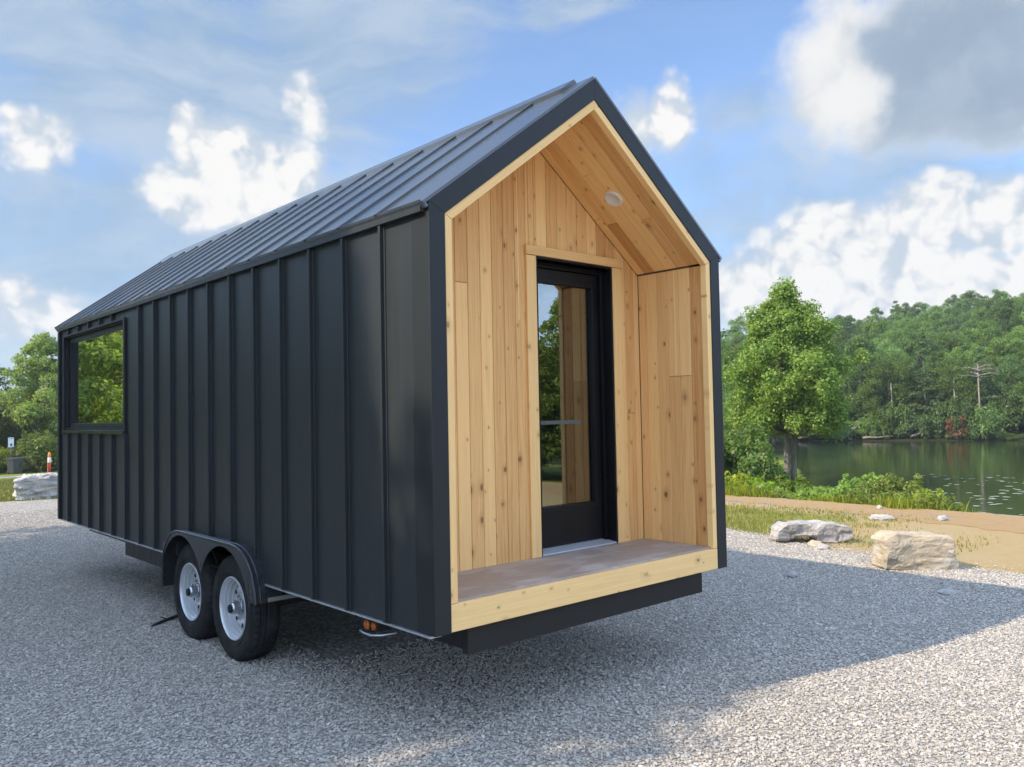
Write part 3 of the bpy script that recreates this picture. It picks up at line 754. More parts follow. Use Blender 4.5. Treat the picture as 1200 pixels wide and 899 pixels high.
class Boards:
    """tongue and groove boards: each is a chamfered slab with its own tone and grain offset"""
    def __init__(s, seed): s.v = []; s.f = []; s.uv = []; s.t = []; s.r = random.Random(seed)
    def board(s, poly, O, U, V, N, th, ch=0.0032, gap=0.0012, tone=None):
        """poly: convex outline [(u, v)]; O,U,V,N frame; th thickness along N"""
        O, U, V, N = Vector(O), Vector(U), Vector(V), Vector(N)
        cu = (min(p[0] for p in poly) + max(p[0] for p in poly)) / 2; cv = (min(p[1] for p in poly) + max(p[1] for p in poly)) / 2
        hw = (max(p[0] for p in poly) - min(p[0] for p in poly)) / 2; hl = (max(p[1] for p in poly) - min(p[1] for p in poly)) / 2
        def rg(ins, dep):
            ku = max(0.1, 1 - ins / max(hw, 1e-4)); kv = max(0.1, 1 - ins / max(hl, 1e-4))
            return [(cu + (p[0] - cu) * ku, cv + (p[1] - cv) * kv, dep) for p in poly]
        n = len(poly); b = len(s.v)
        ou, ov = s.r.uniform(0, 40), s.r.uniform(0, 40)
        tone = s.r.betavariate(2.0, 2.0) if tone is None else tone
        horiz = False
        for ring in (rg(gap, 0), rg(gap, th - ch), rg(gap + ch, th)):
            for (u, v, d) in ring:
                s.v.append(O + U * u + V * v + N * d); s.uv.append((u - cu + ou, v + ov))
        fs = []
        for k in range(2):
            for i in range(n):
                j = (i + 1) % n
                fs.append((b + k * n + i, b + k * n + j, b + (k + 1) * n + j, b + (k + 1) * n + i))
        fs.append(tuple(b + 2 * n + i for i in range(n)))
        s.f += fs; s.t += [tone] * len(fs)
    def build(s, name, m, parent, org):
        me = bpy.data.meshes.new(name); me.from_pydata([tuple(v) for v in s.v], [], s.f)
        uvl = me.uv_layers.new(name='UVMap')
        li = np.empty(len(me.loops), np.int32); me.loops.foreach_get('vertex_index', li)
        uvl.data.foreach_set('uv', np.asarray(s.uv, np.float32)[li].ravel())
        a = me.attributes.new('tone', 'FLOAT', 'FACE'); a.data.foreach_set('value', s.t)
        me.materials.append(m); me.update()
        import bmesh
        bm = bmesh.new(); bm.from_mesh(me); bmesh.ops.recalc_face_normals(bm, faces=bm.faces[:]); bm.to_mesh(me); bm.free()
        o = link(name, me, parent); o.location = (-org[0], -org[1], -org[2]); return o

def tiny_house():
    org = (W / 2, 3.6, 0.0)
    root = empty('tiny_house', org)
    tag(root, 'charcoal metal tiny house on a twin axle trailer with cedar lined gable porch', 'tiny house')
    def B(mb, name, m, parent=root, **k): 
        o = mb.build(name, m, None, **k); o.parent = parent
        o.location = (-org[0], -org[1], -org[2]) if parent is root else (0, 0, 0)
        return o
    # near side wall, open for the window and notched over the wheels
    wy0, wy1, wz0, wz1 = 4.86, 7.0, 1.648, 2.69; fy0, fy1, fz = 2.085, 3.525, 0.835
    mb = MB(); T = 0.10
    mb.box(0, T, 0.03, fy0, ZB, ZE - .02); mb.box(0, T, fy0, fy1, fz, ZE - .02); mb.box(0, T, fy1, wy0, ZB, ZE - .02)
    mb.box(0, T, wy0, wy1, ZB, wz0 - .002); mb.box(0, T, wy0, wy1, wz1 + .002, ZE - .02); mb.box(0, T, wy1, L - .005, ZB, ZE - .02)
    rib_top = 2.772
    for k in range(1, 18):
        y = 0.4 * k + 0.005
        segs = [(ZB + .004, rib_top)]
        if wy0 - 0.05 < y < wy1: segs = [(ZB + .004, 1.60), (2.712, rib_top)]
        if 1.9 < y < 3.58:
            d = min(1, max(0, (min(y - 1.86, 3.62 - y)) / 0.45)); segs = [(0.86 if d > 0.7 else 0.8 if y > 2.08 else ZB + .004, rib_top)]
        if abs(y - 4.805) < 0.03: segs = [(ZB + .004, 1.60)]
        for a, b in segs:
            mb.box(-.030, 0.001, y - .010, y + .010, a, b)
            mb.box(-.008, 0.001, y - .022, y + .022, a, b)
    B(mb, 'side_wall', M['siding'], bevel=0.0025)
    mb = MB()  # frieze and eave trim under the roof edge
    mb.box(-.034, -.001, 0.012, L, 2.775, 2.815); mb.box(-.040, .0, 0.012, L, 2.823, 2.835)
    B(mb, 'eave_trim', M['siding'], bevel=0.002)
    mb = MB(); mb.box(-.012, .06, 0.01, fy0 - .08, ZB - .012, ZB - .002); mb.box(-.012, .06, fy1 + .07, L, ZB - .012, ZB - .002)
    B(mb, 'drip_flashing', M['flash'])
    mb = MB(); mb.box(-.028, .05, L - .06, L + .006, ZB, 2.77)
    B(mb, 'corner_trim', M['trim'], bevel=0.003)
    # far side wall, rear wall and interior box
    mb = MB(); mb.box(W - T, W, 0.03, L - .005, ZB, ZE - .02)
    for k in range(1, 18): mb.box(W - .001, W + .03, 0.4 * k - .01, 0.4 * k + .01, ZB + .004, 2.77)
    B(mb, 'side_wall', M['siding'], bevel=0.0025)
    mb = MB(); mb.extrude([(p[0], L - .003, p[2]) for p in pent(0.004, 0)], (0, 0.03, 0))
    for k in range(1, 6): mb.box(.425 * k - .01, .425 * k + .01, L + .027, L + .055, ZB, 2.83)
    B(mb, 'rear_wall', M['siding'])
    mb = MB(); i0, i1 = T + .03, W - T - .03
    mb.box(.34, i1, .76, L - .06, ZB + .05, ZF)                       # floor
    mb.box(i1 - .01, i1, .76, L - .06, ZF, 2.7); mb.box(i0, i1, L - .08, L - .06, ZF, 2.7)
    mb.box(i0, i1, .76, L - .06, 2.70, 2.72)
    mb.box(i0, i0 + .01, .76, wy0 - .06, ZF, 2.7); mb.box(i0, i0 + .01, wy0 - .06, wy1 + .06, ZF, wz0 - .06)
    B(mb, 'interior_lining', M['inside'])
    # roof: two slopes with standing seams
    for side in (-1, 1):
        mb = MB()
        def P(s_, y, h):
            """s_: distance down the slope from the ridge, h: height off the slope"""
            c, sn = 0.8, 0.6
            x = W / 2 + side * (s_ * c + h * sn); z = ZR + .002 - s_ * sn + h * c
            return (x, y, z)
        SL = (W / 2) / 0.8 + 0.042
        def slab(s0, s1, y0, y1, h0, h1):
            a = [P(s0, y0, h0), P(s1, y0, h0), P(s1, y0, h1), P(s0, y0, h1)]
            mb.extrude(a, (0, y1 - y0, 0))
        slab(0.0, SL, -.024, L + .06, 0.0, .018)
        for k in range(0, 19):
            y = 0.012 + 0.404 * k
            if k: slab(0.0, SL, y - .007, y + .007, .017, .031)
        slab(SL - .02, SL, -.024, L + .06, -.022, 0)
        B(mb, 'roof_slope', M['roofing'], bevel=0.0015)
    mb = MB()
    for side in (-1, 1):
        c, sn = 0.8, 0.6
        a = [(W / 2, -.026, ZR + .053), (W / 2 + side * .15 * c, -.026, ZR + .053 - .15 * sn), (W / 2 + side * .15 * c, -.026, ZR + .012 - .15 * sn), (W / 2, -.026, ZR + .012)]
        mb.extrude([(p[0], .15, p[2]) for p in (a if side > 0 else a[::-1])], (0, L - .08, 0))
    B(mb, 'ridge_cap', M['roofing'])
    # gable frame: dark metal outside, cedar inside
    mb = MB(); w1, w2 = 0.102, 0.151
    mb.ring(pent(-.003, -.022), pent(w1, -.022), (0, .16, 0))
    B(mb, 'gable_trim', M['trim'], bevel=0.003)
    b = Boards(11)
    zt = 0.766
    # vertical and raking cedar frame pieces
    e1, e2, r1, r2 = eavez(w1), eavez(w2), ZR - 1.25 * w1, ZR - 1.25 * w2
    for s_ in (0, 1):
        X = (lambda q: q) if s_ == 0 else (lambda q: W - q)
        b.board([(X(w1), zt), (X(w2), zt), (X(w2), e2), (X(w1), e1)], (0, .03, 0), (1, 0, 0), (0, 0, 1), (0, -1, 0), .046, .0015, tone=.6 + .15 * s_)
        # rake: use a frame along the slope so grain follows it
        sg = 1 if s_ == 0 else -1
        U = Vector((-0.6 * sg, 0, 0.8)); V = Vector((0.8 * sg, 0, 0.6))
        O = Vector((W / 2, .03, r2))
        pts = [Vector((X(w1), .03, e1)), Vector((X(w2), .03, e2)), Vector((W / 2, .03, r2)), Vector((W / 2, .03, r1))]
        b.board([((p - O).dot(U), (p - O).dot(V)) for p in pts], O, U, V, (0, -1, 0), .046, .0015, tone=.55 + .1 * s_)
    b.build('cedar_frame', M['cedar_trim'], root, org)
    b = Boards(5)
    b.board([(0.623, w1), (0.765, w1), (0.765, W - w1), (0.623, W - w1)], (0, .03, 0), (0, 0, 1), (1, 0, 0), (0, -1, 0), .047, .002, tone=.72)
    b.build('fascia_board', M['cedar_trim'], root, org)
    # porch lining
    lw = 0.146; th = 0.016
    bw = 0.1
    ceil = lambda x: ZR - 1.25 * lw - 0.75 * abs(x - W / 2)
    dx0, dx1, dz = 1.326, 2.095, 2.79
    b = Boards(21)
    x = lw
    rr = random.Random(3)
    while x < W - lw - .001:
        xe = min(x + bw, W - lw)
        cuts = sorted(set([x, xe] + [q for q in (W / 2, dx0, dx1) if x < q < xe]))
        tone = rr.betavariate(1.6, 1.6)
        jz = rr.uniform(1.3, 2.6) if rr.random() < 0.28 else None
        for a, c in zip(cuts[:-1], cuts[1:]):
            mid = (a + c) / 2; z0 = ZF - .01
            if dx0 <= mid <= dx1: z0 = dz
            lev = [z0] + ([jz] if jz and z0 < jz - .2 else []) + [None]
            for i in range(len(lev) - 1):
                q0 = lev[i]; q1 = lev[i + 1]
                top = [(c, ceil(c)), (a, ceil(a))] if q1 is None else [(c, q1), (a, q1)]
                b.board([(a, q0), (c, q0)] + top, (0, DEP + th, 0), (1, 0, 0), (0, 0, 1), (0, -1, 0), th, tone=tone if i == 0 else rr.random())
        x = xe
    b.build('porch_back_wall', M['cedar'], root, org)
    for sx, nx in ((lw - th, 1), (W - lw + th, -1)):
        b = Boards(31 + nx); y = 0.032; k = 0
        while y < DEP - .001:
            ye = min(y + bw, DEP); jz = 1.98 if k in (1, 2) else None
            zt2 = ceil(lw)
            for q0, q1 in ([(ZF - .01, jz), (jz, zt2)] if jz else [(ZF - .01, zt2)]):
                b.board([(y, q0), (ye, q0), (ye, q1), (y, q1)], (sx, 0, 0), (0, 1, 0), (0, 0, 1), (nx, 0, 0), th)
            y = ye; k += 1
        b.build('porch_side_wall', M['cedar'], root, org)
        b = Boards(41 + nx); y = 0.032
        sg = -nx   # -1 left slope
        rz = ZR - 1.25 * (lw - th)
        V = Vector((0.8 * sg, 0, -0.6)); N = Vector((-0.6 * sg, 0, -0.8)); O = Vector((W / 2, 0, rz))
        SLn = (W / 2 - lw) / 0.8 + 0.0
        while y < DEP - .001:
            ye = min(y + bw, DEP)
            j = b.r.uniform(.35, 1.0) if b.r.random() < .4 else None
            for q0, q1 in ([(0, j), (j, SLn)] if j else [(0, SLn)]):
                b.board([(y, q0), (ye, q0), (ye, q1), (y, q1)], O, (0, 1, 0), V, N, th)
            y = ye
        b.build('porch_ceiling', M['cedar'], root, org)
    # highlights along three board seams, put in as thin pale strips
    b = Boards(71); b.board([(.258, 1.99), (.272, 1.99), (.272, ceil(lw)), (.258, ceil(lw))], (W - lw + .0, 0, 0), (0, 1, 0), (0, 0, 1), (-1, 0, 0), .002, .0005, tone=2.2); b.build('board_highlight', M['cedar_trim'], root, org)
    b = Boards(72); b.board([(1.170, 2.35), (1.180, 2.35), (1.180, ceil(1.18)), (1.170, ceil(1.17))], (0, DEP, 0), (1, 0, 0), (0, 0, 1), (0, -1, 0), .002, .0005, tone=2.2); b.build('board_highlight', M['cedar_trim'], root, org)
    b = Boards(73); b.board([(.302, .06), (.307, .06), (.307, .62), (.302, .62)], (W / 2, 0, ZR - 1.25 * lw), (0, 1, 0), (.8, 0, -.6), (-.6, 0, -.8), .002, .0005, tone=2.2); b.build('board_highlight', M['cedar_trim'], root, org)
    # solid core behind the lining so no light leaks through
    mb = MB()
    mb.ring(pent(.008, .145), pent(lw - th - .002, .145), (0, .5, 0))
    mb.box(lw - .02, dx0 - .016, DEP + th + .004, DEP + th + .06, ZB, 2.72); mb.box(dx1 + .016, W - lw + .02, DEP + th + .004, DEP + th + .06, ZB, 2.72)
    g = [(lw - .02, DEP + th + .004, 2.80), (W / 2, DEP + th + .004, ceil(W / 2) + .02), (W - lw + .02, DEP + th + .004, 2.80)]
    mb.extrude([(lw - .02, DEP + th + .004, 2.80), (lw - .02, DEP + th + .004, ceil(lw)), (W / 2, DEP + th + .004, ceil(W / 2) + .015), (W - lw + .02, DEP + th + .004, ceil(lw)), (W - lw + .02, DEP + th + .004, 2.80)], (0, .05, 0))
    mb.box(.104, W - .104, .04, DEP, ZB + .003, ZF - .03)
    B(mb, 'wall_framing', M['inside'])
    mb = MB(); mb.box(lw + .002, W - lw - .002, 0.006, DEP + .002, ZF - .022, ZF)
    B(mb, 'porch_deck', M['deck'], bevel=0.003)
    # ceiling lamp on the right slope
    V = Vector((0.8, 0, -0.6)); N = Vector((-0.6, 0, -0.8)); y = 0.313
    s_ = (1.824 - W / 2) / 0.8
    P0 = Vector((W / 2, y, ZR - 1.25 * (lw - th))) + V * s_ + N * (th + .0005)
    mb = MB(); seg = 32
    prof = [(.066, 0), (.066, .008), (.061, .013), (.054, .0135), (.052, .011), (.0, .0115)]
    vs = []
    for r, h in prof:
        for k in range(seg):
            q = 2 * PI * k / seg
            vs.append(P0 + V * (r * math.cos(q)) + Vector((0, 1, 0)) * (r * math.sin(q)) + N * h)
    fs = [(j * seg + k, j * seg + (k + 1) % seg, (j + 1) * seg + (k + 1) % seg, (j + 1) * seg + k) for j in range(len(prof) - 1) for k in range(seg)]
    mb.add(vs, fs); B(mb, 'ceiling_light', M['lamp'], smooth=True)
    # door casing
    b = Boards(51)
    cf = dict(O=(0, DEP + .002, 0), U=(1, 0, 0), V=(0, 0, 1), N=(0, -1, 0))
    b.board([(1.234, ZF), (dx0, ZF), (dx0, dz), (1.234, dz)], th=.02, ch=.0015, tone=.55, **cf)
    b.board([(dx1, ZF), (2.188, ZF), (2.188, dz), (dx1, dz)], th=.02, ch=.0015, tone=.5, **cf)
    b.board([(dz + .001, 1.228), (dz + .066, 1.228), (dz + .066, 2.2), (dz + .001, 2.2)], (0, DEP + .002, 0), (0, 0, 1), (1, 0, 0), (0, -1, 0), .026, .0015, tone=.35)
    b.build('door_casing', M['cedar_trim'], root, org)
    # door
    mb = MB()
    dy = 0.700
    mb.box(dx0, dx0 + .014, DEP - .012, dy + .09, ZF, dz); mb.box(dx1 - .014, dx1, DEP - .012, dy + .09, ZF, dz); mb.box(dx0 + .014, dx1 - .014, DEP - .012, dy + .09, dz - .014, dz)
    mb.box(dx0 + .014, dx0 + .04, dy - .03, dy + .09, ZF, dz - .014); mb.box(dx1 - .04, dx1 - .014, dy - .03, dy + .09, ZF, dz - .014); mb.box(dx0 + .04, dx1 - .04, dy - .03, dy + .09, dz - .05, dz - .014)
    door = B(mb, 'door', M['door_black'], bevel=.002)
    gx0, gx1, gz0, gz1 = 1.437, 1.982, 1.082, 2.640
    mb = MB(); lx0, lx1, lz0, lz1 = dx0 + .042, dx1 - .042, ZF + .03, dz - .054
    mb.box(lx0, gx0, dy, dy + .045, lz0, lz1); mb.box(gx1, lx1, dy, dy + .045, lz0, lz1)
    mb.box(gx0, gx1, dy, dy + .045, lz0, gz0); mb.box(gx0, gx1, dy, dy + .045, gz1, lz1)
    mb.box(gx0 - .028, gx0 + .002, dy - .012, dy - .001, gz0 - .028, gz1 + .028); mb.box(gx1 - .002, gx1 + .028, dy - .012, dy - .001, gz0 - .028, gz1 + .028)
    mb.box(gx0 + .002, gx1 - .002, dy - .012, dy - .001, gz0 - .028, gz0 + .002); mb.box(gx0 + .002, gx1 - .002, dy - .012, dy - .001, gz1 - .002, gz1 + .028)
    B(mb, 'door_leaf', M['door_black'], door, bevel=.003)
    mb = MB(); mb.box(gx0 - .005, gx1 + .005, dy + .018, dy + .022, gz0 - .005, gz1 + .005)
    B(mb, 'glass_pane', M['door_pane'], door)
    mb = MB(); mb.box(gx0, gx1 - .12, dy + .0135, dy + .017, 1.652, 1.678)
    B(mb, 'glazing_bar', mat('grey_glazing_bar', color=(0.09, 0.10, 0.09), rough=0.6), door)
    mb = MB(); mb.extrude([(dx0 + .002, DEP - .01, ZF + .002), (dx0 + .002, dy + .02, ZF + .002), (dx0 + .002, dy + .02, ZF + .028), (dx0 + .002, DEP - .01, ZF + .012)], (dx1 - dx0 - .004, 0, 0))
    B(mb, 'threshold', M['alu'], door, bevel=.002)
    # window
    mb = MB()
    mb.box(-.022, .0, wy0 - .045, wy0, wz0 - .05, wz1 + .02); mb.box(-.022, 0, wy1, wy1 + .04, wz0 - .05, wz1 + .02); mb.box(-.022, 0, wy0, wy1, wz1, wz1 + .02)
    mb.box(0, .13, wy0, wy0 + .012, wz0, wz1); mb.box(0, .13, wy1 - .012, wy1, wz0, wz1); mb.box(0, .13, wy0 + .012, wy1 - .012, wz1 - .012, wz1); mb.box(0, .13, wy0 + .012, wy1 - .012, wz0, wz0 + .012)
    win = B(mb, 'window', M['trim'], bevel=.002)
    mb = MB(); fw = .052; a0, a1, c0, c1 = wy0 + .013, wy1 - .013, wz0 + .013, wz1 - .013
    mb.box(.035, .085, a0, a0 + fw, c0, c1); mb.box(.035, .085, a1 - fw, a1, c0, c1); mb.box(.035, .085, a0 + fw, a1 - fw, c0, c0 + fw); mb.box(.035, .085, a0 + fw, a1 - fw, c1 - fw, c1)
    B(mb, 'window_frame', M['frame_black'], win, bevel=.003)
    mb = MB(); mb.box(.056, .062, a0 + fw - .006, a1 - fw + .006, c0 + fw - .006, c1 - fw + .006)
    B(mb, 'glass_pane', M['pane'], win)
    mb = MB(); mb.extrude([(-.036, wy0 - .04, wz0 - .042), (-.036, wy0 - .04, wz0 - .008), (.07, wy0 - .04, wz0 + .006), (.07, wy0 - .04, wz0 - .002), (0, wy0 - .04, wz0 - .01), (0, wy0 - .04, wz0 - .042)], (0, wy1 - wy0 + .08, 0))
    B(mb, 'sill', M['roofing'], win)
    # trailer frame
    mb = MB()
    mb.box(.035, .095, 3.62, 4.99, .455, .606); mb.box(.035, .075, 4.99, 6.2, .572, .607)
    mb.box(.30, .36, .07, 5.6, .47, .61); mb.box(W - .36, W - .30, .07, 6.2, .47, .61)
    for y in (.5, 1.3, 2.0, 3.7, 4.6, 5.5): mb.box(.36, W - .36, y, y + .06, .49, .60)
    mb.box(.30, W - .30, 2.36, 2.45, .34, .43); mb.box(.30, W - .30, 3.16, 3.25, .34, .43)
    mb.box(.02, W - .02, .05, L - .01, .612, .6185)
    B(mb, 'trailer_frame', M['frame_black'], bevel=.003)
    mb = MB(); mb.box(.232, 2.297, .012, .06, .48, .6195)
    B(mb, 'end_beam', M['beam'], bevel=.003)
    mb = MB(); mb.box(.0, .30, 1.86, 1.89, .50, .53); B(mb, 'fender_bracket', M['steel'], bevel=.002)
    # fenders
    out = [(1.86, .50), (1.868, .56), (1.885, .62), (1.915, .68), (1.955, .735), (2.01, .785), (2.08, .823), (2.16, .845), (2.25, .853)]
    full = out + [(2.48 + .02, .853), (2.74, .853), (3.0, .853)] + [(5.48 - y, z) for y, z in out[::-1]]
    full[-1] = (3.62, .37)
    inn = []
    y1, y2, zc, ra = 2.405, 3.206, .379, .448
    inn.append((1.958, .50))
    for k in range(13):
        a = math.radians(172 - k * 145 / 12); inn.append((y1 + ra * math.cos(a) if k else 1.959, zc + ra * math.sin(a)))
    mid = ((y1 + y2) / 2, .585)
    in2 = []
    for k in range(13):
        a = math.radians(153 - k * 145 / 12); in2.append((y2 + ra * math.cos(a), zc + ra * math.sin(a)))
    in2.append((3.655 - .035, .37))
    for sgn, ox in ((1, 0.0), (-1, W)):
        X = lambda q: ox + sgn * q
        mb = MB()
        poly = full + in2[::-1] + [mid] + inn[::-1]
        # skirt as strips between the outer outline and the arches
        def topz(y):
            ys = [p[0] for p in full]; zs = [p[1] for p in full]
            return float(np.interp(y, ys, zs))
        arch = inn[1:] + [mid] + in2[:-1]
        arch = [p for p in arch]
        arch.sort(key=lambda p: p[0])
        for p, q in zip(arch[:-1], arch[1:]):
            if q[0] - p[0] < 1e-4: continue
            mb.extrude([(X(-.090), p[0], min(p[1], topz(p[0]) - .004)), (X(-.090), q[0], min(q[1], topz(q[0]) - .004)), (X(-.090), q[0], topz(q[0])), (X(-.090), p[0], topz(p[0]))], (sgn * .004, 0, 0))
        # end strips
        le = [p for p in full if p[0] < 1.97]
        for p, q in zip(le[:-1], le[1:]):
            mb.extrude([(X(-.09), p[0], p[1]), (X(-.09), q[0], q[1]), (X(-.09), 1.962, q[1]), (X(-.09), 1.962, p[1])], (sgn * .004, 0, 0))
        ri = [p for p in full if p[0] > 3.52]
        for p, q in zip(ri[:-1], ri[1:]):
            mb.extrude([(X(-.09), p[0], p[1]), (X(-.09), q[0], q[1]), (X(-.09), 3.60, q[1]), (X(-.09), 3.60, p[1])], (sgn * .004, 0, 0))
        for p, q in zip(full[:-1], full[1:]):
            mb.extrude([(X(-.092), p[0], p[1]), (X(-.092), q[0], q[1]), (X(.10), q[0], q[1]), (X(.10), p[0], p[1])], (0, 0, .004) if abs(q[1] - p[1]) < abs(q[0] - p[0]) else (0, .004 if p[0] < 2.7 else -.004, 0))
        mb.tube([(X(-.088), p[0], p[1] + .002) for p in full], .011, 8)
        mb.tube([(X(-.052), p[0], p[1] + .003) for p in full], .005, 6)
        B(mb, 'fender', M['trim'] if False else mat('gloss_black_fender', f_metal((0.02, 0.022, 0.025), 0.3, 0.06, 0.05), spec=0.6))
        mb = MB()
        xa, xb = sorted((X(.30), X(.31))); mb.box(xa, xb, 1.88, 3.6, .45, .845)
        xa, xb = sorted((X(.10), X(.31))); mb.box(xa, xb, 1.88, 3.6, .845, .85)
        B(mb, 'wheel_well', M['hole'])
    # wheels: one built, three copies
    wheel0 = empty('wheel', (0, 0, 0)); wheel0.parent = root
    R = .379
    prof = [(-.080, .215), (-.094, .226), (-.106, .25), (-.112, .285), (-.110, .322), (-.102, .348), (-.095, .361), (-.082, .371), (-.060, .3765), (-.052, .3685), (-.046, .3775), (-.02, .379), (-.012, .370), (.0, .370), (.008, .379), (.04, .378), (.046, .3685), (.054, .3765), (.082, .371), (.095, .361), (.102, .348), (.110, .322), (.112, .285), (.106, .25), (.094, .226), (.08, .215)]
    def wob(j, k):
        if 5 <= j <= 8 or 17 <= j <= 20: return -.0065 if k % 3 == 0 else 0.0012
        if 10 <= j <= 11 or 14 <= j <= 15: return -.004 if k % 4 == 0 else 0
        return 0
    mb = MB(); mb.lathe_x(prof, 144, wob=wob)
    for rr_ in (.338, .262):
        mb.lathe_x([(-.1085 if rr_ > .3 else -.1095, rr_ - .004), (-.1125 if rr_ < .3 else -.109, rr_), (-.107, rr_ + .004)], 96)
    ty = mb.build('tyre', M['rubber'], wheel0, smooth=True)
    ty.data.set_sharp_from_angle(angle=.5)
    mb = MB()
    mb.lathe_x([(-.078, .216), (-.094, .226), (-.100, .224), (-.101, .217), (-.094, .2125), (-.074, .210), (-.070, .203), (-.050, .201), (-.046, .193), (-.020, .190), (-.014, .182), (.010, .178), (.014, .170), (-.006, .160), (-.020, .150), (-.026, .134), (-.024, .112), (-.012, .096), (-.014, .084), (-.030, .078), (-.032, .03)], 72)
    mb.lathe_x([(-.02, .205), (.078, .214), (.08, .22)], 48)
    rim = mb.build('rim', M['rim'], wheel0, smooth=True); rim.data.set_sharp_from_angle(angle=.55)
    for k in range(8):
        mb = MB(); q = 2 * PI * (k + .5) / 8; cy, cz = .134 * math.cos(q), .134 * math.sin(q)
        n = 14; pts = [(-.0275, cy + .0155 * math.cos(2 * PI * i / n), cz + .0155 * math.sin(2 * PI * i / n)) for i in range(n)]
        mb.extrude(pts, (.008, 0, 0))
        mb.build('rim_dark_plug', M['hole'], wheel0)  # solid black plugs stand for the dark inside the wheel holes
    mb = MB()
    mb.lathe_x([(-.031, .062), (-.05, .06), (-.052, .046), (-.098, .043), (-.108, .038), (-.110, .028), (-.110, .01)], 32)
    for k in range(6):
        q = 2 * PI * k / 6; cy, cz = .078 * math.cos(q), .078 * math.sin(q)
        pts = [(-.036, cy + .011 * math.cos(PI / 3 * i), cz + .011 * math.sin(PI / 3 * i)) for i in range(6)]
        mb.extrude(pts[::-1], (-.02, 0, 0))
    mb.build('hub', M['hub'], wheel0, smooth=False)
    mb = MB(); mb.tube([(-.06, -.155, .09), (-.092, -.16, .088)], .0045, 8); mb.build('valve_stem', M['hub'], wheel0)
    mb = MB(); mb.lathe_x([(-.1095, .030), (-.122, .029), (-.124, .022), (-.124, .006)], 24)
    mb.build('hub_cap', M['rubber'], wheel0, smooth=True)
    spots = [(.082, y1, 0.0, .35), (.082, y2, 0.0, 1.3), (W - .082, y1, PI, .2), (W - .082, y2, PI, .9)]
    for i, (x, y, rz, spin) in enumerate(spots):
        w = wheel0 if i == 0 else copy_tree(wheel0, root)
        w.location = (x - org[0], y - org[1], R - .004); w.rotation_euler = (spin, 0, rz)
    # amber marker light under the near corner
    mb = MB(); mb.box(.045, .14, .60, .72, .522, .592); mb.box(.05, .12, .63, .69, .592, .613)
    ml = B(mb, 'marker_light', M['frame_black'], bevel=.008)
    mb = MB(); mb.lathe_x([(.0, .029), (-.012, .028), (-.018, .018), (-.019, .004)], 20, c=(.045, .685, .555)); B(mb, 'lens', M['amber'], ml, smooth=True)
    mb = MB(); q = MB(); mb.lathe_x([(.0, .022), (-.010, .021), (-.014, .012), (-.015, .004)], 20, c=(.045, .618, .556)); B(mb, 'lens', M['amber'], ml, smooth=True)
    mb = MB(); mb.tube([(.03, .745, .512), (.028, .70, .506), (.03, .63, .505), (.06, .57, .51), (.13, .52, .522)], .0065, 8); B(mb, 'guard_strip', M['flash'], ml, smooth=True)
    return root

# ------------------------------------------------------------------ plants
def leaves_mesh(name, rng, lobes, n, size, m, up=0.35, shell=(0.62, 1.06), low=0.25, squash=1.0):
    """leaf faces spread through the outer shells of many small lobes"""
    lb = np.asarray(lobes, float); w = lb[:, 3] ** 2; w = w / w.sum()
    k = rng.choice(len(lb), n, p=w)
    d = rng.normal(size=(n, 3)); d /= np.linalg.norm(d, axis=1)[:, None]
    flip = (d[:, 2] < -0.15) & (rng.uniform(0, 1, n) > low); d[flip, 2] *= -1
    r = lb[k, 3] * rng.uniform(shell[0], shell[1], n) ** 0.8
    p = lb[k, :3] + d * r[:, None] * np.array([1, 1, squash])
    nr = d + rng.normal(size=(n, 3)) * 0.75 + np.array([0, 0, up]); nr /= np.linalg.norm(nr, axis=1)[:, None]
    a = np.cross(nr, rng.normal(size=(n, 3))); a /= np.linalg.norm(a, axis=1)[:, None] + 1e-9
    b = np.cross(nr, a)
    s = size * rng.uniform(0.55, 1.35, n)[:, None]
    v = np.stack([p - a * s * 0.55, p - b * s * 0.34 + nr * s * 0.08, p + a * s * 0.55 - nr * s * 0.1, p + b * s * 0.34 + nr * s * 0.08], 1).reshape(-1, 3)
    f = np.arange(n * 4)
    lobe_t = rng.uniform(0, 1, len(lb))
    return np_mesh(name, v, f, 4, m, {'leaf': ('FACE', np.clip(0.6 * rng.uniform(0, 1, n) + 0.4 * lobe_t[k], 0, 1))})

def crown_lobes(rng, zc, rx, rz, n, rl, top=0.0, bottom=-0.85, cone=0.0):
    """lobes scattered over an uneven ovoid; cone > 0 narrows the top"""
    out = []
    while len(out) < n:
        u = rng.uniform(bottom, 1.0); a = rng.uniform(0, 2 * PI)
        rad = math.sqrt(max(0, 1 - u * u)) * (1 - cone * max(0, u)) 
        q = rng.uniform(0.55, 1.0) if rng.uniform() < .8 else rng.uniform(0.1, 0.55)
        k = 1 + 0.18 * math.sin(3 * a + 5 * u) + rng.normal(0, .06)
        out.append((rx * rad * q * k * math.cos(a), rx * rad * q * k * math.sin(a), zc + rz * u * (0.75 + 0.25 * q), rl * rng.uniform(0.6, 1.25) * (1 - 0.35 * max(0, u))))
    return out

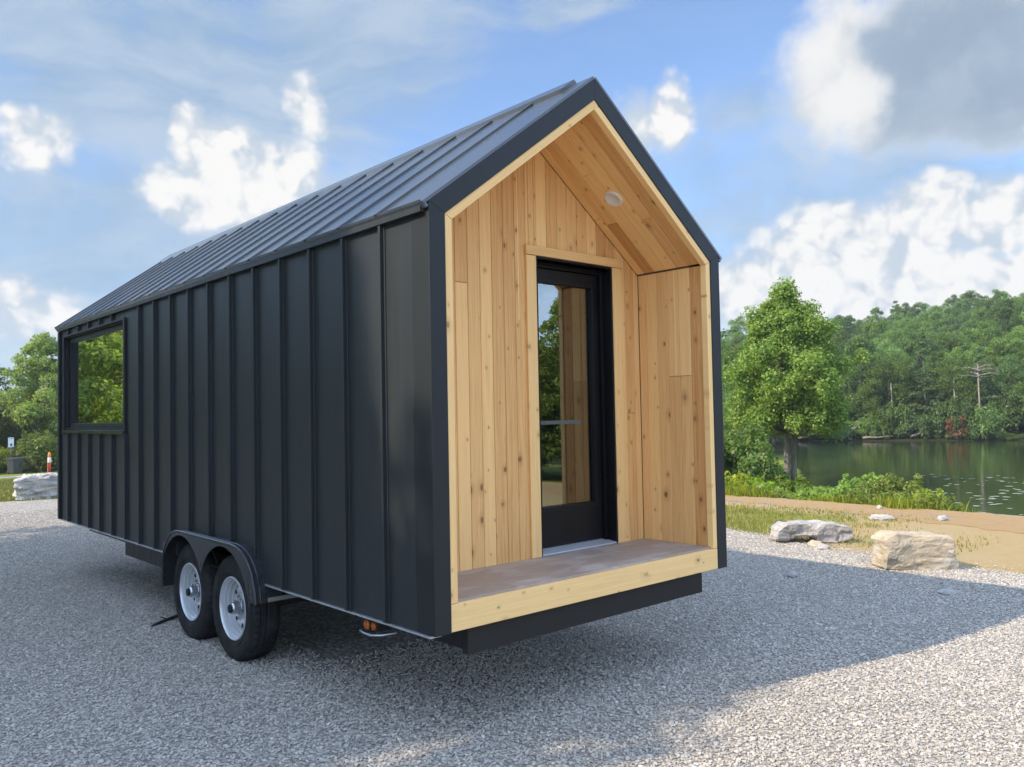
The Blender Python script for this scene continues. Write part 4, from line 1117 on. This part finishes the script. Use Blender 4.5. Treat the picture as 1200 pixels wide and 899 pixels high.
def make_tree(name, label, rng, h, lobes, nleaf, size, lm, bm_, stems=1, r0=0.16, base=0.0, group=None, cat='tree', squash=1.0, low=.25, lim=26, spread=0.25, shell=(.45, 1.25)):
    root = empty(name)
    tag(root, label, cat, group)
    mb = MB()
    lb = sorted(lobes, key=lambda q: -q[3])
    for s_ in range(stems):
        a = 2 * PI * s_ / max(1, stems) + rng.uniform(0, 1); off = 0 if stems == 1 else spread
        pts = []; rads = []
        for i in range(8):
            t = i / 7
            pts.append((off * (0.8 + 1.2 * t * t) * math.cos(a) + 0.02 * h * t * math.sin(3 * t + s_), off * (0.8 + 1.2 * t * t) * math.sin(a) + 0.015 * h * t * math.cos(2.3 * t + s_), -0.25 + (h * 0.86 + 0.25) * t)); rads.append(r0 * (1 - 0.88 * t) * (1.25 if i == 0 else 1) / (1 if stems == 1 else 1.3))
        mb.tube(pts, rads, 9)
        for q in lb[s_::stems][:lim // stems]:
            z0 = max(base, 0.1 * h, q[2] - 0.25 * h * rng.uniform(0.5, 1.2)); t = min(0.95, max(0, (z0 + .25) / (h * .86 + .25)))
            i = min(6, int(t * 7)); f = t * 7 - i
            p0 = Vector(pts[i]).lerp(Vector(pts[i + 1]), f); p1 = Vector(q[:3])
            md = p0.lerp(p1, .5) + Vector((0, 0, -0.03 * h))
            rr = r0 * (1 - .88 * t) * .5
            mb.tube([p0, md, p1], [rr, rr * .6, rr * .2], 6)
    mb.build('trunk', bm_, root, smooth=True)
    link('crown', leaves_mesh('crown', rng, lobes, nleaf, size, lm, squash=squash, low=low, shell=shell), root)
    return root

def conifer_lobes(rng, h, r, n, z0=0.1):
    out = []
    lay = int(h * 1.3)
    for i in range(lay):
        t = i / (lay - 1); z = h * (z0 + (1 - z0) * t); rr = r * (1 - t) ** 0.8 + 0.15
        k = max(2, int(n / lay * (1.5 - t)))
        for j in range(k):
            a = rng.uniform(0, 2 * PI); q = rng.uniform(.35, 1)
            out.append((rr * q * math.cos(a), rr * q * math.sin(a), z - 0.18 * rr * q + rng.normal(0, .12), 0.26 * r * rng.uniform(.6, 1.1) * (1 - .6 * t) + .1))
    return out

def place(src, first, x, y, rz, s, label=None, group=None, sz=None, z=None, sink=0.05):
    o = src if first else copy_tree(src)
    o.location = (x, y, (float(height(x, y)) if z is None else z) - sink)
    o.rotation_euler = (0, 0, rz); o.scale = (s, s, sz or s)
    if label: o['label'] = label
    if group: o['group'] = group
    return o

def pol(az, r): a = math.radians(az); return CAM[0] + r * math.sin(a), CAM[1] + r * math.cos(a)

def plants():
    rng = np.random.default_rng(12)
    # --- the maple on the point
    lob = crown_lobes(rng, 5.5, 2.7, 3.6, 300, 0.42, cone=0.5, bottom=-0.8)
    lob += [(0.3 * math.cos(i), 0.3 * math.sin(i), 8.1 + .22 * i, .36) for i in range(6)]
    o = make_tree('shore_tree', 'leafy bright green tree with twin grey trunks at the lake edge', rng, 9.2, lob, 82000, 0.125, M['leaf_near'], M['bark'], stems=2, r0=.21, lim=44, spread=.24, base=2.6, shell=(.2, 1.6), low=.6)
    o.location = (32.0, 16.3, float(height(32.0, 16.3)) - .05); o.rotation_euler = (0, 0, -1.2)
    # --- woodland kinds
    kinds = []
    specs = [('broadleaf_tree', M['leaf_far'], 10.5, 3.4, 4.2, 40, 1.25, .3, 0), ('broadleaf_tree', M['leaf_far'], 11.5, 3.0, 4.8, 44, 1.1, .32, .3), ('broadleaf_tree', M['leaf_far'], 9.5, 3.7, 3.8, 42, 1.15, .3, .1), ('broadleaf_tree', M['leaf_far'], 12.0, 2.9, 4.9, 40, 1.05, .3, .35)]
    for nm, lm, h, rx, rz, n, rl, ls, cone in specs:
        kinds.append(make_tree(nm, 'rounded deciduous tree in the woods across the lake', rng, h, crown_lobes(rng, h * .54, rx, rz * 1.0, int(n * 1.9), rl * .74, cone=cone, bottom=-.98), 20000, ls * .58, lm, M['bark'], r0=.15, lim=14))
    hem = [make_tree('hemlock_tree', 'dark layered evergreen in the woods across the lake', rng, h, conifer_lobes(rng, h, r, 130, .06), 15000, .18, M['leaf_dark'], M['bark'], r0=.15, lim=10, squash=.5) for h, r in ((11, 2.6), (13, 2.9))]
    pine = [make_tree('pine_tree', 'open crowned pine along the wooded skyline', rng, h, crown_lobes(rng, h * .76, 2.1, h * .25, 46, .62, cone=.35, bottom=-.95), 6500, .22, M['leaf_dark'], M['bark'], r0=.13, lim=14, squash=.5) for h in (12.5, 14)]
    used = {}
    def put(src, x, y, s, label, group, **k):
        first = src.name not in used; used[src.name] = 1
        return place(src, first, x, y, rng.uniform(0, 2 * PI), s, label, group, **k)
    # far shore row: evergreens and broadleaf alternating, down to the water
    G = 'trees standing along the far lake shore'
    az = 60.6; i = 0
    while az < 84:
        src = hem[i % 2] if rng.uniform() < .42 else kinds[rng.integers(0, 4)]
        x, y = pol(az, 99.0 + rng.uniform(0, 2.2))
        lab = 'dark layered evergreen at the water line of the far shore' if src in hem else 'green deciduous tree at the water line of the far shore'
        put(src, x, y, rng.uniform(.72, .98), lab, G, sink=.25)
        az += rng.uniform(1.4, 2.2) ; i += 1
    # the hill behind
    G = 'trees covering the hillside across the lake'
    rows = [104, 109, 115, 121, 128, 135, 143, 151, 160, 169, 178, 187, 196]
    for j, r in enumerate(rows):
        az = 53 + rng.uniform(0, 2) - j * .15
        while az < 82.5:
            rr = r + rng.uniform(-3.2, 3.2); x, y = pol(az, rr)
            last = j >= len(rows) - 3
            if last and rng.uniform() < .16: src = pine[rng.integers(0, 2)]
            else: src = hem[rng.integers(0, 2)] if (rng.uniform() < .07 and not last) else kinds[rng.integers(0, 4)]
            lab = ('open crowned pine on the skyline of the wooded hill' if src in pine else 'dark layered evergreen on the wooded hillside across the lake' if src in hem else 'rounded deciduous tree on the wooded hillside across the lake')
            if shore_dist(x, y) > 3: put(src, x, y, rng.uniform(.66, .98) * (.72 if src in pine else 1), lab, G, sink=.6)
            az += (4.5 / r * 57.3) * rng.uniform(.85, 1.35)
    # wood on the near side of the bay, behind the lone tree
    G = 'trees in the wood left of the bay'
    for (a, r, s) in ((57.0, 70, .8), (58.9, 88, .9), (56.2, 62, .8), (59.3, 84, 1.0), (58.0, 90, 1.0), (56.6, 86, .95), (55.4, 75, .9), (54.4, 66, .85), (55.0, 92, 1.0), (53, 82, .95), (51.5, 70, .9), (57.3, 46, .45), (55.8, 48, .5), (54.3, 52, .55), (52.8, 56, .6), (50, 74, .9), (47.5, 78, .95), (49, 90, 1), (45, 80, .9), (42, 84, 1.0), (39, 80, .95), (36, 84, 1.0), (33, 80, .9)):
        x, y = pol(a, r)
        put(kinds[rng.integers(0, 4)], x, y, s, 'leafy deciduous tree in the wood between the house and the bay', G, sink=.3)
    # pale trunks and the dead pine on the hill
    def snag(name, label, az_, r, z0, h, rad, arms, m):
        x, y = pol(az_, r); o = empty(name, (x, y, float(height(x, y)))); tag(o, label, 'dead tree')
        mb = MB(); mb.tube([(0, 0, -.3), (.1, .05, h * .5), (.05, 0.1, h)], [rad, rad * .75, rad * .35], 8); mb.build('trunk', m, o, smooth=True)
        if arms:
            mb = MB()
            for k in range(arms):
                a = 2.4 * k; z = h * (.80 + .19 * k / arms); l = 1.7 * (1.1 - .3 * k / arms)
                mb.tube([(0.06, .05, z), (l * .6 * math.cos(a), l * .6 * math.sin(a), z + .2), (l * math.cos(a), l * math.sin(a), z + .15)], [.06, .045, .015], 5)
                for q in (.45, .7, .9):
                    b0 = (l * q * math.cos(a), l * q * math.sin(a), z + .18)
                    mb.tube([b0, (b0[0] + .5 * math.cos(a + 1), b0[1] + .5 * math.sin(a + 1), b0[2] + .2)], [.025, .008], 4); mb.tube([b0, (b0[0] + .5 * math.cos(a - 1), b0[1] + .5 * math.sin(a - 1), b0[2] + .1)], [.025, .008], 4)
            mb.build('branches', m, o)
    snag('dead_pine', 'bare pinkish grey dead pine with flat branches on the wooded hillside', 71.3, 98.4, 0, 7.6, .12, 9, M['dead'])
    snag('bare_trunk', 'tall pale bare trunk showing between far shore trees, right of two', 70.0, 98.6, 0, 6.0, .15, 0, M['bark_pale'])
    snag('bare_trunk', 'slimmer pale bare trunk showing between far shore trees, left of two', 66.5, 98.6, 0, 5.6, .11, 0, M['bark_pale'])
    # driftwood on the far shore
    logs = [(61.6, 96.6, 2.6, .2, 'long pale driftwood log lying left along the far shore'), (64.0, 96.8, 1.6, 1.0, 'leaning pale driftwood stump on the far shore under the evergreens'), (64.3, 96.9, 1.5, -.8, 'forked driftwood limb beside the leaning stump on the far shore'),
            (67.2, 96.7, 1.7, .9, 'steep bleached branch poking up from the far shore'), (67.9, 96.8, 1.5, .5, 'bleached branch lying low right of the steep one'), (65.6, 96.5, 3.0, .06, 'flat grey driftwood log along the middle of the far shore')]
    for a, r, l, t, lab in logs:
        x, y = pol(a, r); z = float(height(x, y)) + .25
        mb = MB(); ca = math.radians(a + 90)
        dx, dy = math.sin(ca), math.cos(ca)
        pts = [(dx * l * (k / 5 - .5), dy * l * (k / 5 - .5), math.sin(t) * l * k / 5 + .05 * math.sin(k * 2)) for k in range(6)]
        mb.tube(pts, [.13, .12, .11, .09, .07, .04], 7); mb.tube([pts[2], (pts[2][0] + .3, pts[2][1] - .1, pts[2][2] + .5)], [.05, .015], 5)
        o = mb.build('driftwood', M['dead'], smooth=True); o.location = (x, y, z); tag(o, lab, 'driftwood')
    # shrubs on the far shore
    def shrub(name, label, r, h, n, size, lm, seed, cat='shrub', flat=.8):
        g = np.random.default_rng(seed)
        lob = [(r * math.sqrt(g.uniform()) * math.cos(a), r * math.sqrt(g.uniform()) * math.sin(a), h * g.uniform(.18, .85), .26 * r * g.uniform(.7, 1.3)) for a in g.uniform(0, 2 * PI, 34)]
        o = empty(name); tag(o, label, cat)
        mb = MB()
        for q in lob[:18]: mb.tube([(q[0] * .12, q[1] * .12, -.1), (q[0] * .5, q[1] * .5, q[2] * .5), q[:3]], [.02 * r + .006, .014 * r + .004, .004], 5)
        # upright shoots break the outline
        sp = []
        for k in range(14):
            a = g.uniform(0, 2 * PI); q = r * g.uniform(.1, .85); t = h * g.uniform(.85, 1.2)
            mb.tube([(q * math.cos(a) * .5, q * math.sin(a) * .5, .1), (q * math.cos(a), q * math.sin(a), t)], [.012, .004], 4)
            for j in range(3): sp.append((q * math.cos(a), q * math.sin(a), t - .12 * h * j, .085 * r + .02))
        mb.build('stems', M['bark'], o)
        link('foliage', leaves_mesh('foliage', g, lob + sp, n, size, lm, low=.35), o); return o
    s_far = shrub('far_shrub', 'low green shrub at the far water line', 1.5, 1.6, 3400, .135, M['leaf_far'], 3)
    az = 60.6; first = True
    while az < 83:
        x, y = pol(az, 97.2 + rng.uniform(0, .9))
        if not 60 < az < 68.5 or rng.uniform() < .4:
            place(s_far, first, x, y, rng.uniform(0, 6), rng.uniform(.5, 1.05), 'low green shrub along the far water line', 'shrubs along the far water line', sz=rng.uniform(.35, .8), sink=.05); first = False
        az += rng.uniform(.5, 1.1)
    az = 60.6
    while az < 83:
        x, y = pol(az, rng.uniform(99.5, 104))
        place(s_far, False, x, y, rng.uniform(0, 6), rng.uniform(1.1, 1.9), 'leafy undergrowth bush between the far shore trunks', 'undergrowth between the far shore trees', sz=rng.uniform(1.0, 2.0), sink=.1)
        az += rng.uniform(.4, .8)
    for q, sz in ((70.0, 2.3), (69.6, 2.0), (66.5, 2.0), (66.1, 1.8), (71.2, 1.9), (71.6, 1.7), (62.4, 1.3), (63.3, 1.2), (65.2, 1.3), (67.6, 1.4), (68.4, 1.6)):
        x, y = pol(q, 97.7); place(s_far, False, x, y, rng.uniform(0, 6), 1.2, 'leafy undergrowth bush between the far shore trunks', 'undergrowth between the far shore trees', sz=sz, sink=.1)
    o = shrub('reddish_shrub', 'reddish brown shrub at the far water line', 1.3, 2.6, 900, .2, M['leaf_red'], 8); x, y = pol(70.1, 97); o.location = (x, y, float(height(x, y)))
    # bank shrubs
    bs = [('bank_shrub', 'big rounded green bush left of the lone lakeside tree', 1.7, 2.2, 12000, .12, M['leaf_far'], (20.2, 11.6), 21),
          ('bank_shrub', 'green bush at the edge of the house on the bank, beside the big rounded one', 1.7, 2.3, 9000, .13, M['leaf_far'], (19.4, 12.6), 22),
          ('bank_shrub', 'dense green bush at the foot of the twin trunks', 1.1, 1.0, 6500, .10, M['leaf_near'], (19.6, 9.1), 23),
          ('bank_shrub', 'low dark bramble right of the twin trunks', 1.1, .8, 6000, .10, M['leaf_far'], (18.4, 7.9), 24),
          ('bank_shrub', 'mid green rounded bush at the left of the lime shrub', .62, .74, 6200, .06, M['leaf_near'], (13.75, 4.35), 25),
          ('bank_shrub', 'lime green leafy shrub standing out against the water', .62, .68, 7000, .055, M['leaf_bush'], (13.1, 3.35), 26),
          ('bank_shrub', 'small lime shrub at the right end of the bank bushes', .42, .42, 3600, .055, M['leaf_bush'], (12.75, 2.75), 27),
          ('bank_shrub', 'low green bush in front of the bramble on the bank', .7, .55, 3800, .08, M['leaf_near'], (14.6, 5.9), 28),
          ('bank_shrub', 'broad low green bush below the big rounded bush', 1.0, .65, 5000, .09, M['leaf_near'], (15.4, 8.3), 29),
          ('bank_shrub', 'leafy weed clump at the house edge of the bank', .8, .7, 4000, .09, M['leaf_bush'], (14.4, 8.2), 30)]
    for nm, lab, r, h, n, ls, lm, (x, y), sd in bs:
        o = shrub(nm, lab, r, h, n, ls, lm, sd); o.location = (x, y, float(height(x, y)) - .06)
    # --- field edge trees seen past the rear of the house, in its window, and shading the yard
    mids = []
    for h, rx, rz, cone in ((10.5, 3.6, 4.9, .2), (9.0, 3.4, 4.2, .1), (12.0, 3.5, 5.6, .3)):
        mids.append(make_tree('field_tree', 'tall leafy tree at the edge of the mown field', rng, h, crown_lobes(rng, h * .54, rx, rz, 150, .74, cone=cone, bottom=-.98), 30000, .21, M['leaf_left'], M['bark'], r0=.2, lim=26))
    umid = {}
    def putm(i, x, y, s, label, group, sz=None):
        first = i not in umid; umid[i] = 1
        return place(mids[i], first, x, y, rng.uniform(0, 6.28), s, label, group, sz)
    G = 'trees along the field edge behind the house'
    line = [(3.0, 64, .7), (8, 66.5, .68), (12.5, 65, .82), (17, 66, .9), (22, 65, 1.0), (27, 63, .95), (32, 62, 1.0), (37, 60, .9), (42, 60, .95), (10, 71, .78), (15, 71, .9), (20, 72, 1.1), (25, 70, 1.1), (5, 70, .75), (30, 69, 1.1), (35, 67, 1.0)]
    for k, (x, y, s) in enumerate(line): putm(k % 3, x, y, s, 'leafy tree in the treeline across the mown field behind the house', G)
    for k, (x, y, s) in enumerate([(-3, 56, .8), (-8, 52, 1.0), (-13, 47, .95), (-18, 42, 1.05), (-10, 60, 1.1), (-17, 54, 1.15), (-24, 48, 1.1), (-23, 37, 1.0), (-14, 36.5, .7), (-6.0, 47, .75), (-21, 44, 1.1), (-14, 52, 1.1)]):
        putm((k + 1) % 3, x, y, s, 'leafy tree in the treeline that the side window mirrors', 'trees mirrored in the side window')
    sap = make_tree('young_tree', 'young lime green tree that the side window mirrors', rng, 8.5, crown_lobes(rng, 4.4, 2.5, 4.0, 150, .6, cone=.3, bottom=-.98), 20000, .2, M['leaf_lime'], M['bark'], r0=.13, lim=20)
    for k, (x, y, s) in enumerate([(-6.6, 31, .8), (-9.2, 36, 1.0), (-7.2, 40, 1.0), (-4.9, 34, .62), (-11.5, 40, 1.1)]):
        place(sap, k == 0, x, y, rng.uniform(0, 6), s, 'young lime green tree that the side window mirrors', 'young trees mirrored in the side window')
    su = shrub('field_shrub', 'rounded green shrub under the field edge trees', 2.0, 2.4, 4200, .2, M['leaf_left'], 41)
    for k in range(17):
        x = -2 + 2.1 * k + rng.uniform(-.5, .5); y = 60.6 + rng.uniform(-.8, .8) - .02 * k
        place(su, k == 0, x, y, rng.uniform(0, 6), rng.uniform(.6, 1.1), 'rounded green shrub in the hedge under the field edge trees', 'shrubs under the field edge trees')
    # row on the left whose shade lies over the yard and the wall
    for k, (i_, x, y, s, sz) in enumerate(SHADE):
        putm(i_, x, y, s, 'tall tree in the row beside the yard whose shade covers the gravel', 'row of trees shading the yard', sz)
    # trees the door glass mirrors, front right
    for k, (x, y, s) in enumerate([(26, -26, .66), (28.6, -23.6, .6), (31.5, -24.5, .75), (23.5, -28.5, .72), (29, -30, .85), (33, -29, .9), (20.5, -32, .8), (25, -35, .95)]):
        putm(k % 3, x, y, s, 'leafy tree across the yard that the door glass mirrors', 'trees mirrored in the door glass')

# ------------------------------------------------------------------ stones, field things
def rock(name, label, outline, depth_dir, depth, z0, org, m, seed, rough=(.020, .022)):
    """outline: [(along, z)] front silhouette; the block is deep along depth_dir, then broken up"""
    import bmesh
    rng = random.Random(seed)
    from mathutils import noise as nz
    bm = bmesh.new()
    dd = Vector((depth_dir[0], depth_dir[1], 0)).normalized(); al = Vector((dd.y, -dd.x, 0))
    n = len(outline)
    fr = [bm.verts.new(al * u + Vector((0, 0, z)) - dd * (0.0 + .05 * (z > .1))) for u, z in outline]
    bk = [bm.verts.new(al * (u * .94) + Vector((0, 0, z * .93)) + dd * depth) for u, z in outline]
    bm.faces.new(fr); bm.faces.new(bk[::-1])
    for i in range(n): bm.faces.new((fr[i], bk[i], bk[(i + 1) % n], fr[(i + 1) % n]))
    bmesh.ops.recalc_face_normals(bm, faces=bm.faces[:])
    bmesh.ops.bevel(bm, geom=bm.edges[:], offset=.022, segments=1, affect='EDGES')
    bmesh.ops.triangulate(bm, faces=bm.faces[:])
    for it in range(4): 
        es = [e for e in bm.edges if e.calc_length() > .045]
        if es: bmesh.ops.subdivide_edges(bm, edges=es, cuts=1, use_grid_fill=False)
        bmesh.ops.triangulate(bm, faces=bm.faces[:])
    bm.normal_update()
    for v in bm.verts:
        p = v.co * 1.0
        k = nz.fractal(Vector((p.x * 4, p.y * 4, p.z * 11)) + Vector((seed, 0, 0)), 0.9, 2.0, 5)
        st = nz.cell(Vector((p.x * 5 + seed, p.y * 5, p.z * 13))) - .5
        v.co += v.normal * (k * rough[0] + st * rough[1])
    me = bpy.data.meshes.new(name); bm.to_mesh(me); bm.free(); me.materials.append(m)
    o = link(name, me); o.location = (org[0], org[1], z0); tag(o, label, 'boulder'); return o

def small_things():
    F = (.667, .745)
    # left boulder of the pair: low, long, undercut; right: leaning buff slab
    rock('boulder', 'low pale grey boulder with an undercut, left of the pair beside the yard', [(-.50, .03), (-.30, .05), (-.26, .10), (-.02, .11), (.04, .03), (.30, .0), (.46, .04), (.50, .13), (.42, .24), (.15, .285), (-.10, .29), (-.38, .28), (-.50, .18)], F, .38, -.01, (7.42, 1.93), M['rock_grey'], 3, (.016, .014))
    rock('boulder', 'buff squared boulder with a flat top, right of the pair beside the yard', [(-.37, .02), (.0, .0), (.28, -.02), (.44, .0), (.43, .10), (.36, .20), (.37, .33), (.30, .39), (-.05, .41), (-.25, .43), (-.38, .36), (-.36, .2)], F, .34, -.01, (6.47, .27), M['rock_buff'], 8, (.016, .006))
    rock('boulder', 'large pale block of limestone at the edge of the mown field', [(-.44, .0), (-.2, -.02), (.3, .0), (.95, .0), (1.0, .3), (.9, .55), (.2, .58), (-.3, .58), (-.46, .5), (-.48, .25)], (.2, .98), .8, -.02, (1.98, 17.55), M['rock_blue'], 14, (.055, .018))
    rock('boulder', 'green stained boulder at the far left of the field edge', [(-.5, 0), (.3, 0), (.36, .2), (.25, .38), (-.3, .42), (-.5, .2)], (.2, .98), .6, -.02, (.72, 18.6), M['rock_grey'], 17)
    # small loose stones
    def pebble(label, x, y, r, m, seed, name='stone'):
        import bmesh
        from mathutils import noise as nz
        bm = bmesh.new(); bmesh.ops.create_icosphere(bm, subdivisions=3, radius=1)
        for v in bm.verts:
            k = 1 + .28 * nz.noise(v.co * 1.6 + Vector((seed * 3.1, 0, 0))) + .10 * nz.noise(v.co * 5); v.co = Vector((v.co.x * r[0] * k, v.co.y * r[1] * k, v.co.z * r[2] * k))
        me = bpy.data.meshes.new(name); bm.to_mesh(me); bm.free(); me.materials.append(m)
        o = link(name, me); o.location = (x, y, float(height(x, y)) + r[2] * .6); o.rotation_euler = (0, 0, seed); tag(o, label, 'stone')
    pebble('white elongated stone lying on the straw between the two boulders', 10.15, 2.31, (.18, .07, .05), M['rock_blue'], 2)
    pebble('small white stone on the straw behind the buff boulder', 10.6, 1.6, (.10, .06, .05), M['rock_blue'], 3)
    pebble('flat brown stone at the foot of the grey boulder', 7.22, 1.82, (.17, .08, .045), M['rock_buff'], 4)
    pebble('small pale stone beside the flat brown one', 7.02, 1.62, (.08, .06, .05), M['rock_grey'], 5)
    pebble('white stone on the berm of the dirt lane', 11.5, 2.95, (.05, .05, .035), M['rock_blue'], 6)
    pebble('blue grey stone alone on the shaded gravel', 5.3, 1.05, (.07, .055, .035), M['rock_grey'], 7)
    pebble('blue grey lump on the shaded gravel nearer the buff boulder', 5.55, -.35, (.09, .07, .03), M['rock_grey'], 9)
    mb = MB(); mb.tube([(.30, 4.02, .02), (.16, 3.95, .035), (.05, 3.90, .03), (-.06, 3.82, .03), (-.12, 3.79, .022)], [.012, .014, .013, .012, .007], 7); mb.tube([(.05, 3.9, .03), (-.0, 3.95, .05)], [.008, .004], 5)
    o = mb.build('stick', M['twig'], smooth=True); tag(o, 'short black stick lying on the gravel behind the rear wheel', 'stick')
    # wheeled bin
    bx, by = 9.30, 58.5; z = float(height(bx, by))
    root = empty('wheeled_bin', (bx, by, z), .35); root.scale = (.82, .82, 1.0); tag(root, 'grey wheeled rubbish bin standing on the mown field', 'bin')
    mb = MB()
    a = [(-.33, -.36, .05), (.33, -.36, .05), (.33, .36, .05), (-.33, .36, .05)]; b = [(-.43, -.46, 1.0), (.43, -.46, 1.0), (.43, .46, 1.0), (-.43, .46, 1.0)]
    mb.add(a + b, [(0, 3, 2, 1), (4, 5, 6, 7), (0, 1, 5, 4), (1, 2, 6, 5), (2, 3, 7, 6), (3, 0, 4, 7)]); mb.box(-.46, .46, -.49, .49, .93, 1.0)
    mb.build('bin_body', M['bin'], root, bevel=.02)
    mb = MB(); mb.extrude([(-.47, -.52, 1.005), (-.47, .48, 1.005), (-.47, .42, 1.07), (-.47, -.44, 1.07)], (.94, 0, 0)); mb.build('lid', M['bin'], root, bevel=.015)
    mb = MB(); mb.box(.12, .3, -.44, -.40, .45, .78); mb.build('panel', M['bin_dark'], root)
    mb = MB(); mb.tube([(-.38, .50, .98), (.38, .50, .98)], .02, 8); mb.build('handle', M['bin_dark'], root)
    for sx in (-.36, .30):
        mb = MB(); mb.lathe_x([(0, .13), (.0, .15), (.06, .15), (.06, .13)], 20, c=(sx, .36, .15)); mb.build('wheel', M['bin_dark'], root, smooth=True)
    # sign on a post
    sx, sy = 9.35, 60.0; z = float(height(sx, sy))
    root = empty('park_sign', (sx, sy, z), .15); tag(root, 'small white sign on a thin post behind the grey bin', 'sign')
    mb = MB(); mb.box(-.03, .03, -.02, .02, -.2, 2.45); mb.build('post', M['steel'], root)
    mb = MB(); mb.box(-.175, .175, -.032, -.021, 1.78, 2.42); sg = mb.build('sign_panel', M['sign_face'], root, bevel=.004)
    mb = MB(); mb.box(-.05, .07, -.036, -.033, 1.86, 2.02); mb.box(-.13, .13, -.036, -.033, 2.33, 2.36); mb.build('printed_mark', M['sign_ink'], sg)
    # marker post
    x, y = 10.98, 57.0; z = float(height(x, y))
    root = empty('marker_post', (x, y, z), 0); tag(root, 'slim orange, white and red marker post behind the limestone block', 'marker post')
    for nm, pr, m in (('post', [(.085, 0), (.085, .62)], M['red']), ('sleeve', [(.10, .62), (.11, .66), (.11, .95), (.09, .98)], M['white']), ('cap', [(.09, .98), (.10, 1.0), (.10, 1.18), (.06, 1.3), (.02, 1.33)], M['orange'])):
        mb = MB(); mb.tube([(0, 0, h) for r, h in pr], [r for r, h in pr], 16); mb.build(nm, m, root, smooth=True)
    mb = MB(); mb.box(.09, .17, -.05, .05, .70, .80); mb.box(-.115, -.09, -.07, .02, .05, .66); mb.build('bracket', M['orange'], root)
    # floating leaves on the lake, right
    rng = np.random.default_rng(9); vs = []; fs = []; n = 240
    for k in range(n):
        a = rng.uniform(66.5, 78); r = rng.uniform(27, 50) ; x, y = pol(a, r)
        if rng.uniform() > np.clip((a - 65.5) / 6, 0, 1) or shore_dist(x, y) > -1: continue
        q = rng.uniform(.06, .20); b = len(vs); sq = rng.uniform(.6, 1); w0 = rng.uniform(0, 6)
        vs += [(x + q * math.cos(2 * PI * i / 9 + w0), y + q * sq * math.sin(2 * PI * i / 9 + w0), WATER_Z + .012 + .004 * (i % 2)) for i in range(9)]; fs.append(tuple(range(b, b + 9)))
    mb = MB(); mb.add(vs, fs); o = mb.build('floating_leaves', M['pad']); tag(o, 'scattered pale floating leaves on the right of the lake', 'floating leaves', kind='stuff')

make_world()
make_sun_cam()
setting()
tiny_house()
plants()
small_things()
haze()
